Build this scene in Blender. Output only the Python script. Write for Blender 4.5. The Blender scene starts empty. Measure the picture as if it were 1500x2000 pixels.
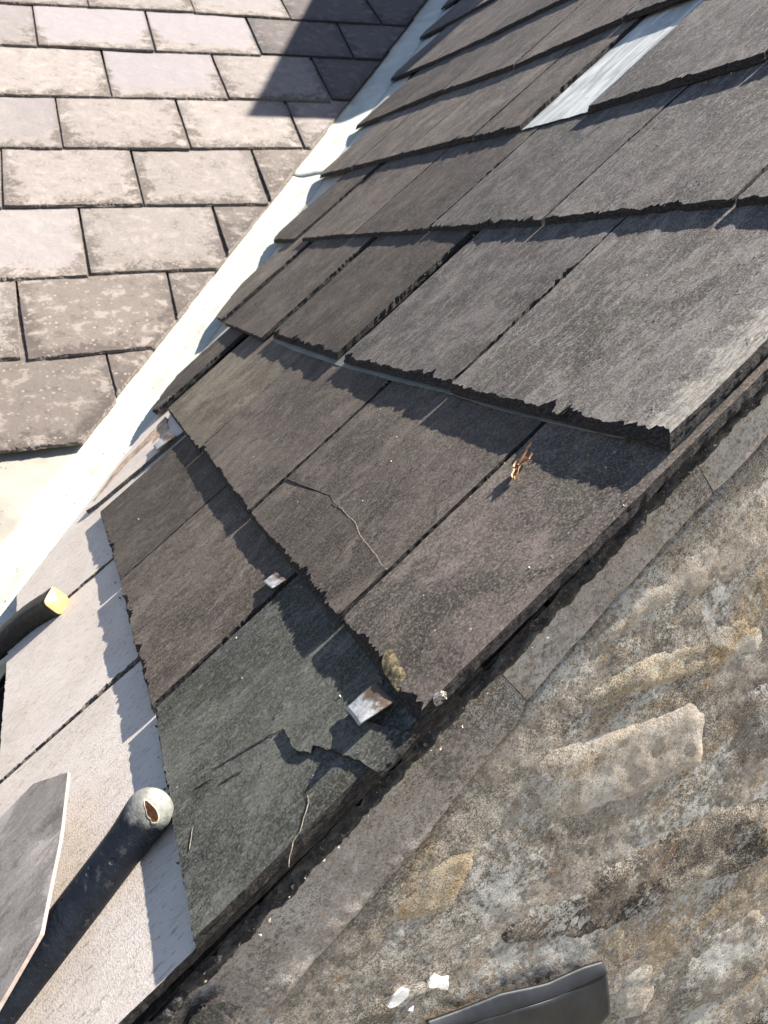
import bpy, bmesh, math, random, json
from mathutils import Vector, Matrix, noise
from mathutils.geometry import delaunay_2d_cdt, intersect_line_line_2d
random.seed(7)
SC = bpy.context.scene
COL = SC.collection
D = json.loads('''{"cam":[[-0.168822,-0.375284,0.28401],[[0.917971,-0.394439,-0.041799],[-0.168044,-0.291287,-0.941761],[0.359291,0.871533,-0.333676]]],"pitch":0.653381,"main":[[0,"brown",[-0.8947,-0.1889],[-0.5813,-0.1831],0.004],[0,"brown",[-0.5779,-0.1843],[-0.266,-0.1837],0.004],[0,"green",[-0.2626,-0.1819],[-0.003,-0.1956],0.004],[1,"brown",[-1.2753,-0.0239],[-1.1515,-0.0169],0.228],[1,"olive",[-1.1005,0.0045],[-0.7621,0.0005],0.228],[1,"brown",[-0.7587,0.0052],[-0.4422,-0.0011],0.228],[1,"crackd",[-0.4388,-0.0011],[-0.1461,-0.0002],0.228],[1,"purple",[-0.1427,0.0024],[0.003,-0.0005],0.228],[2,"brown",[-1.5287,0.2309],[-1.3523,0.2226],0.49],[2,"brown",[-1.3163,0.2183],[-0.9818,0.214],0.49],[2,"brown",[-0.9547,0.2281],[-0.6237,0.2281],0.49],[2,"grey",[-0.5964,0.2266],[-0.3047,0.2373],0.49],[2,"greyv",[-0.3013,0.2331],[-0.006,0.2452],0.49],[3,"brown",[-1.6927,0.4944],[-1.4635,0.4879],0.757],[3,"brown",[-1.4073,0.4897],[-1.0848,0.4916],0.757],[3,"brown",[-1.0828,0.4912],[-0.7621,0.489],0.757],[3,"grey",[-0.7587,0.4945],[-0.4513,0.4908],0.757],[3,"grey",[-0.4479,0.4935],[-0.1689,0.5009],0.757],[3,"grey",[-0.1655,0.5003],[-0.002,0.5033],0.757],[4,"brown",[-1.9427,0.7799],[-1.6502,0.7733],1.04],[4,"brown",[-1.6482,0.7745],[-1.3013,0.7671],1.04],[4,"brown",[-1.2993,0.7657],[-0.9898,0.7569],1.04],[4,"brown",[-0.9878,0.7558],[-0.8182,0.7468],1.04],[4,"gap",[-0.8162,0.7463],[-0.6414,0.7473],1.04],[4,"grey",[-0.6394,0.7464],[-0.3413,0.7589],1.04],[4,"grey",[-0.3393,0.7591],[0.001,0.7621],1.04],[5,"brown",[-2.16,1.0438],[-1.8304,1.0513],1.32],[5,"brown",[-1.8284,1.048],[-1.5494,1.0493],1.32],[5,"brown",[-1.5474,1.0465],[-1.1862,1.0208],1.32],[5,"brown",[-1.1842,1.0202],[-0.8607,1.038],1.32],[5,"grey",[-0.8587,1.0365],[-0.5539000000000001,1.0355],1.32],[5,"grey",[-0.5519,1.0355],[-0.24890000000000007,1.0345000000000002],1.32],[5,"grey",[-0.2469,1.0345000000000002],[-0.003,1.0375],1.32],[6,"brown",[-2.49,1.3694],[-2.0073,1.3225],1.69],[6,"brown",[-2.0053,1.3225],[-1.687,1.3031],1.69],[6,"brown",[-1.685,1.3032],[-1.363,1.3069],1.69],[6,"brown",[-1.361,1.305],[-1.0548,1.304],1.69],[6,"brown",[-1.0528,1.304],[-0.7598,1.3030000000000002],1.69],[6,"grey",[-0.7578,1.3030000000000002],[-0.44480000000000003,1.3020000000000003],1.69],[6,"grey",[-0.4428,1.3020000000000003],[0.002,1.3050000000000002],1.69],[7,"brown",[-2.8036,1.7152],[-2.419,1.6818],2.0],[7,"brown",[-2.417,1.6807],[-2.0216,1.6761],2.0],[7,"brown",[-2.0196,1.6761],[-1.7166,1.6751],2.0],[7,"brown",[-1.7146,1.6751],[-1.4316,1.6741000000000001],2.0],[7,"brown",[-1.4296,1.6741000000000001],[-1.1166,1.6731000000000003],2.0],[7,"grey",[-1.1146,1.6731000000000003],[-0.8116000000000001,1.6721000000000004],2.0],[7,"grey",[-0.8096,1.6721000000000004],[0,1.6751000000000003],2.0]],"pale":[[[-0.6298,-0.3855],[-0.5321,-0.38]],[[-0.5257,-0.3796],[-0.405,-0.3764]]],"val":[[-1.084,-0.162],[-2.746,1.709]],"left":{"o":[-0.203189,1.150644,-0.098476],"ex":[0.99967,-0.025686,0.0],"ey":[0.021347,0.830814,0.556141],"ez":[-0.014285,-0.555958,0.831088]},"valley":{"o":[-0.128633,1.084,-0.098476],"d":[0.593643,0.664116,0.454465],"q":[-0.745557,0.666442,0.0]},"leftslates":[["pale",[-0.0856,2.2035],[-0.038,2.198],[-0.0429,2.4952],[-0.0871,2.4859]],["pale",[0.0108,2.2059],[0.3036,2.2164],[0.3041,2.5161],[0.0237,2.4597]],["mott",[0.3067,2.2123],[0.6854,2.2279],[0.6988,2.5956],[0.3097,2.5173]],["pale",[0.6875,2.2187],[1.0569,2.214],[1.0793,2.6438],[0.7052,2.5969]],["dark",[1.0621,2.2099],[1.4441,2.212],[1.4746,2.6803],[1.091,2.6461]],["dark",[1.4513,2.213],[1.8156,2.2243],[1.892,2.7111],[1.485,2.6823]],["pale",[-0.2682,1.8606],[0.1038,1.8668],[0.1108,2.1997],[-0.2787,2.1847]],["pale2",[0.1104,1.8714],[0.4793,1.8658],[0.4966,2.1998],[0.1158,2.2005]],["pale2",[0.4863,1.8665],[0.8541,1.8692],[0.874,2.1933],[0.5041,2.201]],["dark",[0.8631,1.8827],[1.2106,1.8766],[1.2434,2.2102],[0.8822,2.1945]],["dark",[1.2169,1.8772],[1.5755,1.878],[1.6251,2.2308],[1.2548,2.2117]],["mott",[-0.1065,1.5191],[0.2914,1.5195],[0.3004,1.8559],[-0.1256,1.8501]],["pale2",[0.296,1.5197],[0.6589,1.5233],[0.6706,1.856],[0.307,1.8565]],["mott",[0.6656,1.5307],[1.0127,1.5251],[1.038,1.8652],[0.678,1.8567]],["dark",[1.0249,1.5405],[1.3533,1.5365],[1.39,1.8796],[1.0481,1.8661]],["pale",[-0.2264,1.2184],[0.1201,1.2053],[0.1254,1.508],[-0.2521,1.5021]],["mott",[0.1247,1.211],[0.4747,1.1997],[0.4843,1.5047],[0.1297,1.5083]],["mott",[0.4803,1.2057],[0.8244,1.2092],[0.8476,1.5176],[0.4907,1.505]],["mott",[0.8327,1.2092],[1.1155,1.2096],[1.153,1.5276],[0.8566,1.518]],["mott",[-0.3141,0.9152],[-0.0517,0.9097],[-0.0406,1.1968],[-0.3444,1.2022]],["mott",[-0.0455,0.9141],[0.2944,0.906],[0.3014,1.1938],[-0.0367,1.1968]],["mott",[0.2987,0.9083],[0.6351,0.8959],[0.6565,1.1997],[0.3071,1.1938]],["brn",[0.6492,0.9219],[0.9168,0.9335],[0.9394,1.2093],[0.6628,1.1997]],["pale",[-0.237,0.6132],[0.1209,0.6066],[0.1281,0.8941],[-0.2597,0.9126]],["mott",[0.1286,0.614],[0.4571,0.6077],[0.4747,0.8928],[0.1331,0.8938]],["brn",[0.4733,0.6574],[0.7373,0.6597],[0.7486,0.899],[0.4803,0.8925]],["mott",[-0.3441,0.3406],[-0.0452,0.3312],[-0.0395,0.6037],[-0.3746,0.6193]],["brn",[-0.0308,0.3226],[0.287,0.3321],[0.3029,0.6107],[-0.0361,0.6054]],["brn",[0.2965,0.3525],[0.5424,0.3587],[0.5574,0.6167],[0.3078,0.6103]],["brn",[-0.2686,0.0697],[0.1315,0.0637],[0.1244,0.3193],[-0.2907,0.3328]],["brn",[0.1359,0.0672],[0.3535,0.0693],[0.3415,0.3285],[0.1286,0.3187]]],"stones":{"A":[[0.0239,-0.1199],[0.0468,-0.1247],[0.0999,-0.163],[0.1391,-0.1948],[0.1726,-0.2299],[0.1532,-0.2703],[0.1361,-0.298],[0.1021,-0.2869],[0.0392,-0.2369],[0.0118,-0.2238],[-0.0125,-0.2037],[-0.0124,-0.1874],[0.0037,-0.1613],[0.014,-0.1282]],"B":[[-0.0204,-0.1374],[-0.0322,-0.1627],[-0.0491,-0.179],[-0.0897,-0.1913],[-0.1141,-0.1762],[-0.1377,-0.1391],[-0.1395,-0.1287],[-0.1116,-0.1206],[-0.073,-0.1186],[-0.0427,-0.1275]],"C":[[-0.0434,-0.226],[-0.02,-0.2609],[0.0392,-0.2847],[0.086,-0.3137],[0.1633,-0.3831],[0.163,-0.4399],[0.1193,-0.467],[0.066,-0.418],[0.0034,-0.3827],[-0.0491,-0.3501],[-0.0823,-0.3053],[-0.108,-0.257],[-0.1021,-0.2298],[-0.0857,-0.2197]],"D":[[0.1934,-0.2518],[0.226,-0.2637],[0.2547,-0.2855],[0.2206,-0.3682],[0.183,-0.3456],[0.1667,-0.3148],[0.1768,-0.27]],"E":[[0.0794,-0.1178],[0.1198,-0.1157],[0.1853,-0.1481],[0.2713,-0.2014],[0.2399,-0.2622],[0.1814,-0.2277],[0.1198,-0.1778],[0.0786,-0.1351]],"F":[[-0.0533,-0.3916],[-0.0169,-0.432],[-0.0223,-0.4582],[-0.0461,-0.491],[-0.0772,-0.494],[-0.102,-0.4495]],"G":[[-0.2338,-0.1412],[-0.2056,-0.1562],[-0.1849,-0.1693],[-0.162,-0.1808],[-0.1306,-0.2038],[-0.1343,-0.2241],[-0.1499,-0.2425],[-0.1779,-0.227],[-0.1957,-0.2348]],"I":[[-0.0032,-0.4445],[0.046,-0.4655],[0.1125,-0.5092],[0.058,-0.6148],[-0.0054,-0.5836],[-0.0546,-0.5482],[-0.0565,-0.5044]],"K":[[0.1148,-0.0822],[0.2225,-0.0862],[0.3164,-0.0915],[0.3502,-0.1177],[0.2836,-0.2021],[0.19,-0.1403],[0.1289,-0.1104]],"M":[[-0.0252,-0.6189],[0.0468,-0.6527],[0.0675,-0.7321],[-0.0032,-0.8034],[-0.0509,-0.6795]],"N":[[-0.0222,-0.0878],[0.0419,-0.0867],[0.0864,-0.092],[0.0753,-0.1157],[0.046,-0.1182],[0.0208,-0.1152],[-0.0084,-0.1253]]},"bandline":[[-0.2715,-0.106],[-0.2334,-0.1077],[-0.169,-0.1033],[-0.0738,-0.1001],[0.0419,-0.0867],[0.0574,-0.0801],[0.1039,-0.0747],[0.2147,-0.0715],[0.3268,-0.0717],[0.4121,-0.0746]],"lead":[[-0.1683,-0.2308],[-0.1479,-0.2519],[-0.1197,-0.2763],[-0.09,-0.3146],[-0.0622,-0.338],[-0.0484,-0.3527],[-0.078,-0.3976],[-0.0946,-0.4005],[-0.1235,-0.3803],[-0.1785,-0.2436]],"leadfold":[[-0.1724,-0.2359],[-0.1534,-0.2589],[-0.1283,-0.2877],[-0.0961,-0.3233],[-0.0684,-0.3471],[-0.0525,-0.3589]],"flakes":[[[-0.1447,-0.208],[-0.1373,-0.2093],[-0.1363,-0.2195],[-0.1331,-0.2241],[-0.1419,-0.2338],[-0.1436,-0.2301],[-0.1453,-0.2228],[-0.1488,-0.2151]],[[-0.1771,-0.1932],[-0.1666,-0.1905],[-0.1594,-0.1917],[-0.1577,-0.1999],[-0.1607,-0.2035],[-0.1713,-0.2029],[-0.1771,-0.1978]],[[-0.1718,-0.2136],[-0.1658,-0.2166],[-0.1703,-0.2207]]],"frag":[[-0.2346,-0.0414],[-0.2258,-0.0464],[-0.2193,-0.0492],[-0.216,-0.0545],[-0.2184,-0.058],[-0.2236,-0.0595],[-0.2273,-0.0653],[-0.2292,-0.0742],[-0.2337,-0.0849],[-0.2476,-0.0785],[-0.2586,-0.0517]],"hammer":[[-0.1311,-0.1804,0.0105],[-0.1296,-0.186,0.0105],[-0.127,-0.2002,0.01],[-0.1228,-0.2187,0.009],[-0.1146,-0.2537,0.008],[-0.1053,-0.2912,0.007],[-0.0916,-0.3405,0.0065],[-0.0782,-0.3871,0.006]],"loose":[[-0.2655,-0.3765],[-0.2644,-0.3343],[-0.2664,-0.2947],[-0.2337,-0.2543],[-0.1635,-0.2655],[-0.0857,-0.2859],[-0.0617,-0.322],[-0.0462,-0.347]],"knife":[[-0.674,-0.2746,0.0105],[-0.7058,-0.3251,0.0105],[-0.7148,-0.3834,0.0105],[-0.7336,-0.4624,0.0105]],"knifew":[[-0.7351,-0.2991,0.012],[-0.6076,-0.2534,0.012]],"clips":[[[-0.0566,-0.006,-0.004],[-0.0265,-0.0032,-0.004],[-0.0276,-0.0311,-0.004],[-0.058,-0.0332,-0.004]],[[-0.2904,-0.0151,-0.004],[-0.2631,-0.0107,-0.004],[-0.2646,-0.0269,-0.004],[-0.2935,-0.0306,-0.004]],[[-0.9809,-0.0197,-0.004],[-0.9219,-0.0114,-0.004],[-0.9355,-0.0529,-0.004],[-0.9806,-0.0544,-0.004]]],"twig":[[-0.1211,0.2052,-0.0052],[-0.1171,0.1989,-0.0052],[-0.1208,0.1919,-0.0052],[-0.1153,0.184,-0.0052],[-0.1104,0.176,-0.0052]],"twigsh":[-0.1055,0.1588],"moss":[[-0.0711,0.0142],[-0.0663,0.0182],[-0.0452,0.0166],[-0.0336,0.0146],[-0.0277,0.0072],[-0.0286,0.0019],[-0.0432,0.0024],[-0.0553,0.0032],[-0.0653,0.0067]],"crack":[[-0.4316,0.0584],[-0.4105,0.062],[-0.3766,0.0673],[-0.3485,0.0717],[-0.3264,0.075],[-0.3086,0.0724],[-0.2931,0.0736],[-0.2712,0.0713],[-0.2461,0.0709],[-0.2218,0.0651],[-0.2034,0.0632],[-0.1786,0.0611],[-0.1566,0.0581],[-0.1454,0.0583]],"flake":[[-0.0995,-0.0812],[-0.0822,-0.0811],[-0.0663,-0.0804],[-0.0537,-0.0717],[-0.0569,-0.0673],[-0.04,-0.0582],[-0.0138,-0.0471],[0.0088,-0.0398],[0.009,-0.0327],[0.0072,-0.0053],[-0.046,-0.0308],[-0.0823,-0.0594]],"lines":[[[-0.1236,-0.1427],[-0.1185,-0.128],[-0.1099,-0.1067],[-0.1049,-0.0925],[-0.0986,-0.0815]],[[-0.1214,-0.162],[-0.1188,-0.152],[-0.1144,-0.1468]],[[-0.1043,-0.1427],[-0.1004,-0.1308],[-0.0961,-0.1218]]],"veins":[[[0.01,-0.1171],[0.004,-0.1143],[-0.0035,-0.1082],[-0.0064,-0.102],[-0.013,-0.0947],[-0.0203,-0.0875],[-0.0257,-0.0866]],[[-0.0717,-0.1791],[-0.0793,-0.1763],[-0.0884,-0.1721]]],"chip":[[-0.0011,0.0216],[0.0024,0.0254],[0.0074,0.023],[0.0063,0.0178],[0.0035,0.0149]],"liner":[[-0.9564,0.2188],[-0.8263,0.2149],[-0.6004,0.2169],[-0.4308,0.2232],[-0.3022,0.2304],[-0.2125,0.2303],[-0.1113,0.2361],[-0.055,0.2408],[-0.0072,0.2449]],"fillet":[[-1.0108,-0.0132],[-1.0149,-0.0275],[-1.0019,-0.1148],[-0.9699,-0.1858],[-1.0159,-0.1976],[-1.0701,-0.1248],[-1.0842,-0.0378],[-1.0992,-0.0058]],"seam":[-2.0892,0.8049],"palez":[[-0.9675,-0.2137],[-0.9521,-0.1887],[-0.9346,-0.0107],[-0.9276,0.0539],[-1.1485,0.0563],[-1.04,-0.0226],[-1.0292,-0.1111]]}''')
ZB = 5.0
P = D['pitch']
CP, SP = math.cos(P), math.sin(P)

# ------------------------------------------------------------------ camera
cpos, axes = D['cam']
cam = bpy.data.cameras.new('camera')
co = bpy.data.objects.new('camera', cam); COL.objects.link(co)
right = Vector([axes[i][0] for i in range(3)][0]) if False else Vector(axes[0])
down, fwd = Vector(axes[1]), Vector(axes[2])
co.matrix_world = Matrix(((right.x, -down.x, -fwd.x, cpos[0]), (right.y, -down.y, -fwd.y, cpos[1]),
                          (right.z, -down.z, -fwd.z, cpos[2] + ZB), (0, 0, 0, 1)))
cam.sensor_fit = 'VERTICAL'; cam.sensor_height = 24.0; cam.lens = 24.0 * 1487.07 / 2000
cam.clip_start = .01; cam.clip_end = 3000
cam.dof.use_dof = True; cam.dof.focus_distance = .64; cam.dof.aperture_fstop = 12.0
SC.camera = co

# ------------------------------------------------------------------ world and sun
sa, sc_ = -.04, .16
sb = math.sqrt(1 - sa * sa - sc_ * sc_)
NV = Vector((-SP, 0, CP)); UPV = Vector((CP, 0, SP)); EV = Vector((0, 1, 0))
SUN = (EV * sa + UPV * sb + NV * sc_).normalized()
w = bpy.data.worlds.new('World'); SC.world = w; w.use_nodes = True
nt = w.node_tree; bg = nt.nodes['Background']
sky = nt.nodes.new('ShaderNodeTexSky'); sky.sky_type = 'NISHITA'; sky.sun_disc = False
sky.sun_elevation = math.asin(SUN.z); sky.sun_rotation = math.atan2(SUN.x, SUN.y)
nt.links.new(sky.outputs[0], bg.inputs[0]); bg.inputs[1].default_value = .05
sl = bpy.data.lights.new('sun', 'SUN'); sl.energy = 5.0; sl.angle = math.radians(.5); sl.color = (1, .94, .85)
so = bpy.data.objects.new('sun', sl); COL.objects.link(so)
so.rotation_euler = SUN.to_track_quat('Z', 'Y').to_euler(); so.location = (6, -2, 12)
vs = SC.view_settings
vs.view_transform = 'Standard'; vs.look = 'None'; vs.gamma = 1; vs.use_curve_mapping = False
vs.exposure = 2.2

# ------------------------------------------------------------------ material helpers
class NT:
    def __init__(s, name):
        s.m = bpy.data.materials.new(name); s.m.use_nodes = True
        s.t = s.m.node_tree; s.b = s.t.nodes['Principled BSDF']
        s.tc = s.t.nodes.new('ShaderNodeTexCoord'); s.oi = s.t.nodes.new('ShaderNodeObjectInfo')
    def n(s, t): return s.t.nodes.new('ShaderNode' + t)
    def l(s, a, b): s.t.links.new(a, b)
    def put(s, sock, v):
        if isinstance(v, (int, float, tuple, list)):
            if isinstance(v, (tuple, list)) and len(v) == 3 and sock.type == 'RGBA': v = (*v, 1)
            sock.default_value = v
        else: s.l(v, sock)
    def math(s, op, a, b=0, c=None, clamp=False):
        n = s.n('Math'); n.operation = op; n.use_clamp = clamp
        s.put(n.inputs[0], a); s.put(n.inputs[1], b)
        if c is not None: s.put(n.inputs[2], c)
        return n.outputs[0]
    def coords(s, scale=(1, 1, 1), rot=0, offs=True, warp=None):
        v = s.tc.outputs['Object']
        if offs:
            a = s.n('VectorMath'); a.operation = 'ADD'
            c = s.n('CombineXYZ'); r = s.math('MULTIPLY', s.oi.outputs['Random'], 37.3)
            s.l(r, c.inputs[0]); s.l(s.math('MULTIPLY', r, 1.7), c.inputs[1]); s.l(r, c.inputs[2])
            s.l(v, a.inputs[0]); s.l(c.outputs[0], a.inputs[1]); v = a.outputs[0]
        m = s.n('Mapping'); m.inputs['Scale'].default_value = scale; m.inputs['Rotation'].default_value = (0, 0, rot)
        m.vector_type = 'TEXTURE' if False else 'POINT'
        s.l(v, m.inputs[0]); return m.outputs[0]
    def noise(s, vec, scale, detail=4, rough=.55, dist=0):
        n = s.n('TexNoise'); s.l(vec, n.inputs['Vector']); n.inputs['Scale'].default_value = scale
        n.inputs['Detail'].default_value = detail; n.inputs['Roughness'].default_value = rough
        n.inputs['Distortion'].default_value = dist
        return n.outputs[0]
    def voro(s, vec, scale, feat='F1', rnd=1):
        n = s.n('TexVoronoi'); n.feature = feat; s.l(vec, n.inputs['Vector']); n.inputs['Scale'].default_value = scale
        n.inputs['Randomness'].default_value = rnd
        return n.outputs[0]
    def step(s, v, lo, hi):
        n = s.n('MapRange'); n.interpolation_type = 'SMOOTHSTEP'
        s.put(n.inputs[0], v); n.inputs[1].default_value = lo; n.inputs[2].default_value = hi
        return n.outputs[0]
    def mix(s, f, a, b, bl='MIX'):
        n = s.n('Mix'); n.data_type = 'RGBA'; n.blend_type = bl
        s.put(n.inputs[0], f); s.put(n.inputs[6], a); s.put(n.inputs[7], b); return n.outputs[2]
    def attr(s, name):
        n = s.n('Attribute'); n.attribute_name = name; return n.outputs['Fac']
    def bump(s, h, dist, strength=1, prev=None):
        n = s.n('Bump'); n.inputs['Distance'].default_value = dist; n.inputs['Strength'].default_value = strength
        s.l(h, n.inputs['Height'])
        if prev is not None: s.l(prev, n.inputs['Normal'])
        return n.outputs[0]
    def done(s, col, rough=.7, nrm=None, spec=.3, metal=0):
        s.put(s.b.inputs['Base Color'], col); s.put(s.b.inputs['Roughness'], rough)
        s.b.inputs['Specular IOR Level'].default_value = spec; s.put(s.b.inputs['Metallic'], metal)
        if nrm is not None: s.l(nrm, s.b.inputs['Normal'])
        return s.m

def slate_mat(name, c1, c2, fleck=(.17, .155, .14), fl=.5, moss=(.045, .043, .028), mo=.4, bs=1.0, streak=(.12, .11, .115), sh=.3, gr=1.0, edgepale=None):
    t = NT(name)
    g = t.coords((1, .30, 1), math.radians(24))      # grain runs up the slope, slightly askew
    i = t.coords()
    big = t.noise(i, 7, 3, .6); mid = t.noise(i, 34, 4, .6); fin = t.noise(g, 420, 4, .75); spk = t.noise(t.coords((1, .45, 1), math.radians(35)), 260, 4, .7); str_ = t.noise(g, 130, 4, .65)
    grit = t.noise(i, 480, 5, .85)
    col = t.mix(t.step(big, .40, .60), c1, c2)
    col = t.mix(t.math('MULTIPLY', t.step(str_, .50, .64), sh), col, streak)  # pale dusty streaks along the grain
    dust = t.noise(t.coords((1, .62, 1), math.radians(24)), 17, 7, .72, .7)
    col = t.mix(t.math('MULTIPLY', t.step(dust, .52, .61), .7), col, tuple(x * 1.75 for x in c2))
    col = t.mix(t.math('MULTIPLY', t.step(dust, .47, .39), .7), col, tuple(x * .55 for x in c1))
    col = t.mix(t.math('MULTIPLY', t.step(mid, .54, .64), mo), col, moss)
    col = t.mix(t.math('MULTIPLY', t.step(grit, .52, .60), .7 * gr), col, tuple(min(1, x * 2.2) for x in c2))
    col = t.mix(t.math('MULTIPLY', t.step(grit, .48, .40), .75 * gr), col, tuple(x * .4 for x in c1))
    col = t.mix(t.math('MULTIPLY', t.step(spk, .565, .615), fl * .85), col, fleck)
    dots = t.voro(i, 60); dn = t.noise(i, 16, 2)
    col = t.mix(t.math('MULTIPLY', t.step(dots, .07, .04), t.step(dn, .56, .62)), col, (.30, .28, .24))
    if edgepale:
        ex = t.n('SeparateXYZ'); t.l(t.tc.outputs['Object'], ex.inputs[0])
        pm = t.math('ADD', t.math('MULTIPLY', ex.outputs[0], 22), t.math('MULTIPLY', t.noise(i, 60, 5, .7), 2.2))
        col = t.mix(t.math('MULTIPLY', t.step(pm, edgepale, edgepale + .5), .85), col, t.mix(t.step(fin, .4, .6), (.15, .135, .115), (.30, .275, .24)))
    vr = t.math('MULTIPLY_ADD', t.oi.outputs['Random'], .62, .68)
    n = t.n('Mix'); n.data_type = 'RGBA'; n.blend_type = 'MULTIPLY'; n.inputs[0].default_value = 1
    t.l(col, n.inputs[6]); t.l(vr, n.inputs[7]); col = n.outputs[2]
    nb = t.bump(big, .005, .5); nb = t.bump(t.noise(g, 60, 5, .65), .0030 * bs, .6, nb); nb = t.bump(fin, .0009 * bs, .9, nb); nb = t.bump(grit, .0007 * bs, .9, nb)
    rv = t.noise(t.coords((1, .5, 1), math.radians(24)), 11, 5, .62, .5)
    rl = t.math('MULTIPLY', t.math('FLOOR', t.math('MULTIPLY', rv, 16)), 1 / 16)
    nb = t.bump(rl, .009 * min(1, bs), .8, nb)
    pit = t.bump(t.step(t.noise(g, 85, 3, .7), .62, .68), .0012 * bs, .7, nb)
    return t.done(col, t.math('MULTIPLY_ADD', mid, .25, .55), pit, .18)

MS = {
 'brown': slate_mat('slate_brown', (0.0420, 0.0336, 0.0279), (0.0697, 0.0568, 0.0474), streak=(.13, .115, .10)),
 'purple': slate_mat('slate_purple', (0.0470, 0.0408, 0.0337), (0.0823, 0.0664, 0.0574), fl=.3, bs=.8, moss=(.046, .047, .034), mo=.75, streak=(.14, .12, .105)),
 'olive': slate_mat('slate_olive', (0.0504, 0.0416, 0.0314), (0.0739, 0.0624, 0.0474), fl=.25, bs=.7),
 'green': slate_mat('slate_green', (0.0304, 0.0311, 0.0259), (0.0532, 0.0540, 0.0461), fl=.45, mo=.3, bs=.8, streak=(.10, .115, .12)),
 'grey': slate_mat('slate_grey', (0.0464, 0.0398, 0.0365), (0.0808, 0.0706, 0.0648), fl=.7, streak=(.18, .17, .16), sh=.6, mo=.55, bs=1.2),
 'greyv': slate_mat('slate_grey_verge', (0.0464, 0.0398, 0.0365), (0.0808, 0.0706, 0.0648), fl=.7, streak=(.18, .17, .16), sh=.6, mo=.55, bs=1.2, edgepale=3.45),
 'crackd': slate_mat('slate_cracked', (0.0370, 0.0304, 0.0252), (0.0605, 0.0496, 0.0413), fl=.3),
}
def edge_mat(name, c):
    t = NT(name); i = t.coords((1, 1, 3)); a = t.noise(i, 260, 4, .65); b = t.noise(i, 1100, 2)
    col = t.mix(t.step(a, .4, .66), tuple(x * .5 for x in c), tuple(x * 1.5 for x in c))
    return t.done(col, .85, t.bump(b, .0005, .8, t.bump(a, .002, .8)), .2)
M_EDGE = edge_mat('slate_edge', (.032, .028, .027))
M_EDGE_PALE = edge_mat('slate_edge_pale', (.13, .11, .095))

def pale_new_mat():      # smooth clean slate that the upper courses used to cover
    t = NT('slate_pale'); i = t.coords(); g = t.coords((1, .22, 1), math.radians(20))
    a = t.noise(i, 9, 4, .6); b = t.noise(g, 300, 4, .7); c = t.noise(g, 90, 5, .7); sc = t.noise(g, 160, 2, .4)
    col = t.mix(t.step(a, .3, .7), (.42, .362, .315), (.50, .442, .395))
    col = t.mix(t.math('MULTIPLY', t.step(b, .54, .70), .55), col, (.19, .168, .145))
    col = t.mix(t.math('MULTIPLY', t.step(c, .62, .75), .4), col, (.30, .265, .225))
    col = t.mix(t.math('MULTIPLY', t.step(t.noise(t.coords((1, .35, 1), math.radians(10)), 330, 3, .6), .60, .68), .6), col, (.13, .112, .095))
    col = t.mix(t.math('MULTIPLY', t.step(t.noise(g, 500, 3, .7), .5, .68), .35), col, (.50, .47, .44))
    nb = t.bump(b, .0009, .6, t.bump(c, .0016, .5)); nb = t.bump(t.noise(i, 600, 2), .0004, .6, nb)
    return t.done(col, .6, nb, .3)
MS['new'] = pale_new_mat()
def white_mat():
    t = NT('slate_bleached'); g = t.coords((1, .22, 1), math.radians(-18)); i = t.coords()
    a = t.noise(g, 34, 6, .7, .8); b = t.noise(i, 20, 4, .6)
    col = t.mix(t.step(a, .36, .64), (.24, .245, .235), (.50, .51, .49))
    col = t.mix(t.math('MULTIPLY', t.step(b, .56, .72), .6), col, (.19, .19, .18))
    return t.done(col, .6, t.bump(a, .0012, .5), .3)
MS['gap'] = white_mat()

def old_mat(name, base, dirt, lich, clean, amt, blot):   # weathered left-hand slates
    t = NT(name); i = t.coords(); e = t.attr('edge')
    big = t.noise(i, 5.5, 4, .6, .4); mid = t.noise(i, 26, 6, .68, .3); fin = t.noise(i, 110, 5, .7); ff = t.noise(i, 420, 3, .6)
    m = t.math('ADD', t.math('MULTIPLY', mid, .6), t.math('MULTIPLY', fin, .4))
    m = t.math('ADD', m, t.math('MULTIPLY_ADD', t.math('MINIMUM', e, .05), 2.6, -.055))
    col = t.mix(t.step(m, .44, .56), tuple(x * .82 for x in dirt), base)
    ey = t.n('SeparateXYZ'); t.l(t.tc.outputs['Object'], ey.inputs[0])
    ed = t.math('ADD', t.math('MULTIPLY', e, 7), t.math('ADD', t.math('MULTIPLY', ey.outputs[1], 3.2), t.math('ADD', t.math('MULTIPLY', big, 1.5), t.math('MULTIPLY', mid, .5))))
    col = t.mix(t.math('MULTIPLY', t.step(ed, 1.45, 1.72), amt), col, clean)
    spots = t.math('ADD', t.math('MULTIPLY', t.voro(i, 70), .55), t.math('ADD', t.math('MULTIPLY', fin, .5), t.math('MULTIPLY', mid, .35)))
    col = t.mix(t.math('MULTIPLY', t.step(spots, .54, .46), blot), col, lich)
    col = t.mix(t.math('MULTIPLY', t.step(mid, .54, .62), .7 * blot), col, lich)
    col = t.mix(t.math('MULTIPLY', t.step(ff, .6, .72), .3), col, tuple(x * .5 for x in dirt))
    col = t.mix(t.math('MULTIPLY', t.step(e, .012, .001), .45), col, dirt)
    vr = t.math('MULTIPLY_ADD', t.oi.outputs['Random'], .2, .9)
    n = t.n('Mix'); n.data_type = 'RGBA'; n.blend_type = 'MULTIPLY'; n.inputs[0].default_value = 1
    t.l(col, n.inputs[6]); t.l(vr, n.inputs[7])
    nb = t.bump(mid, .003, .6, t.bump(big, .008, .4)); nb = t.bump(fin, .0009, .6, nb); nb = t.bump(ff, .0004, .5, nb)
    return t.done(n.outputs[2], .8, nb, .2)
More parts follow.
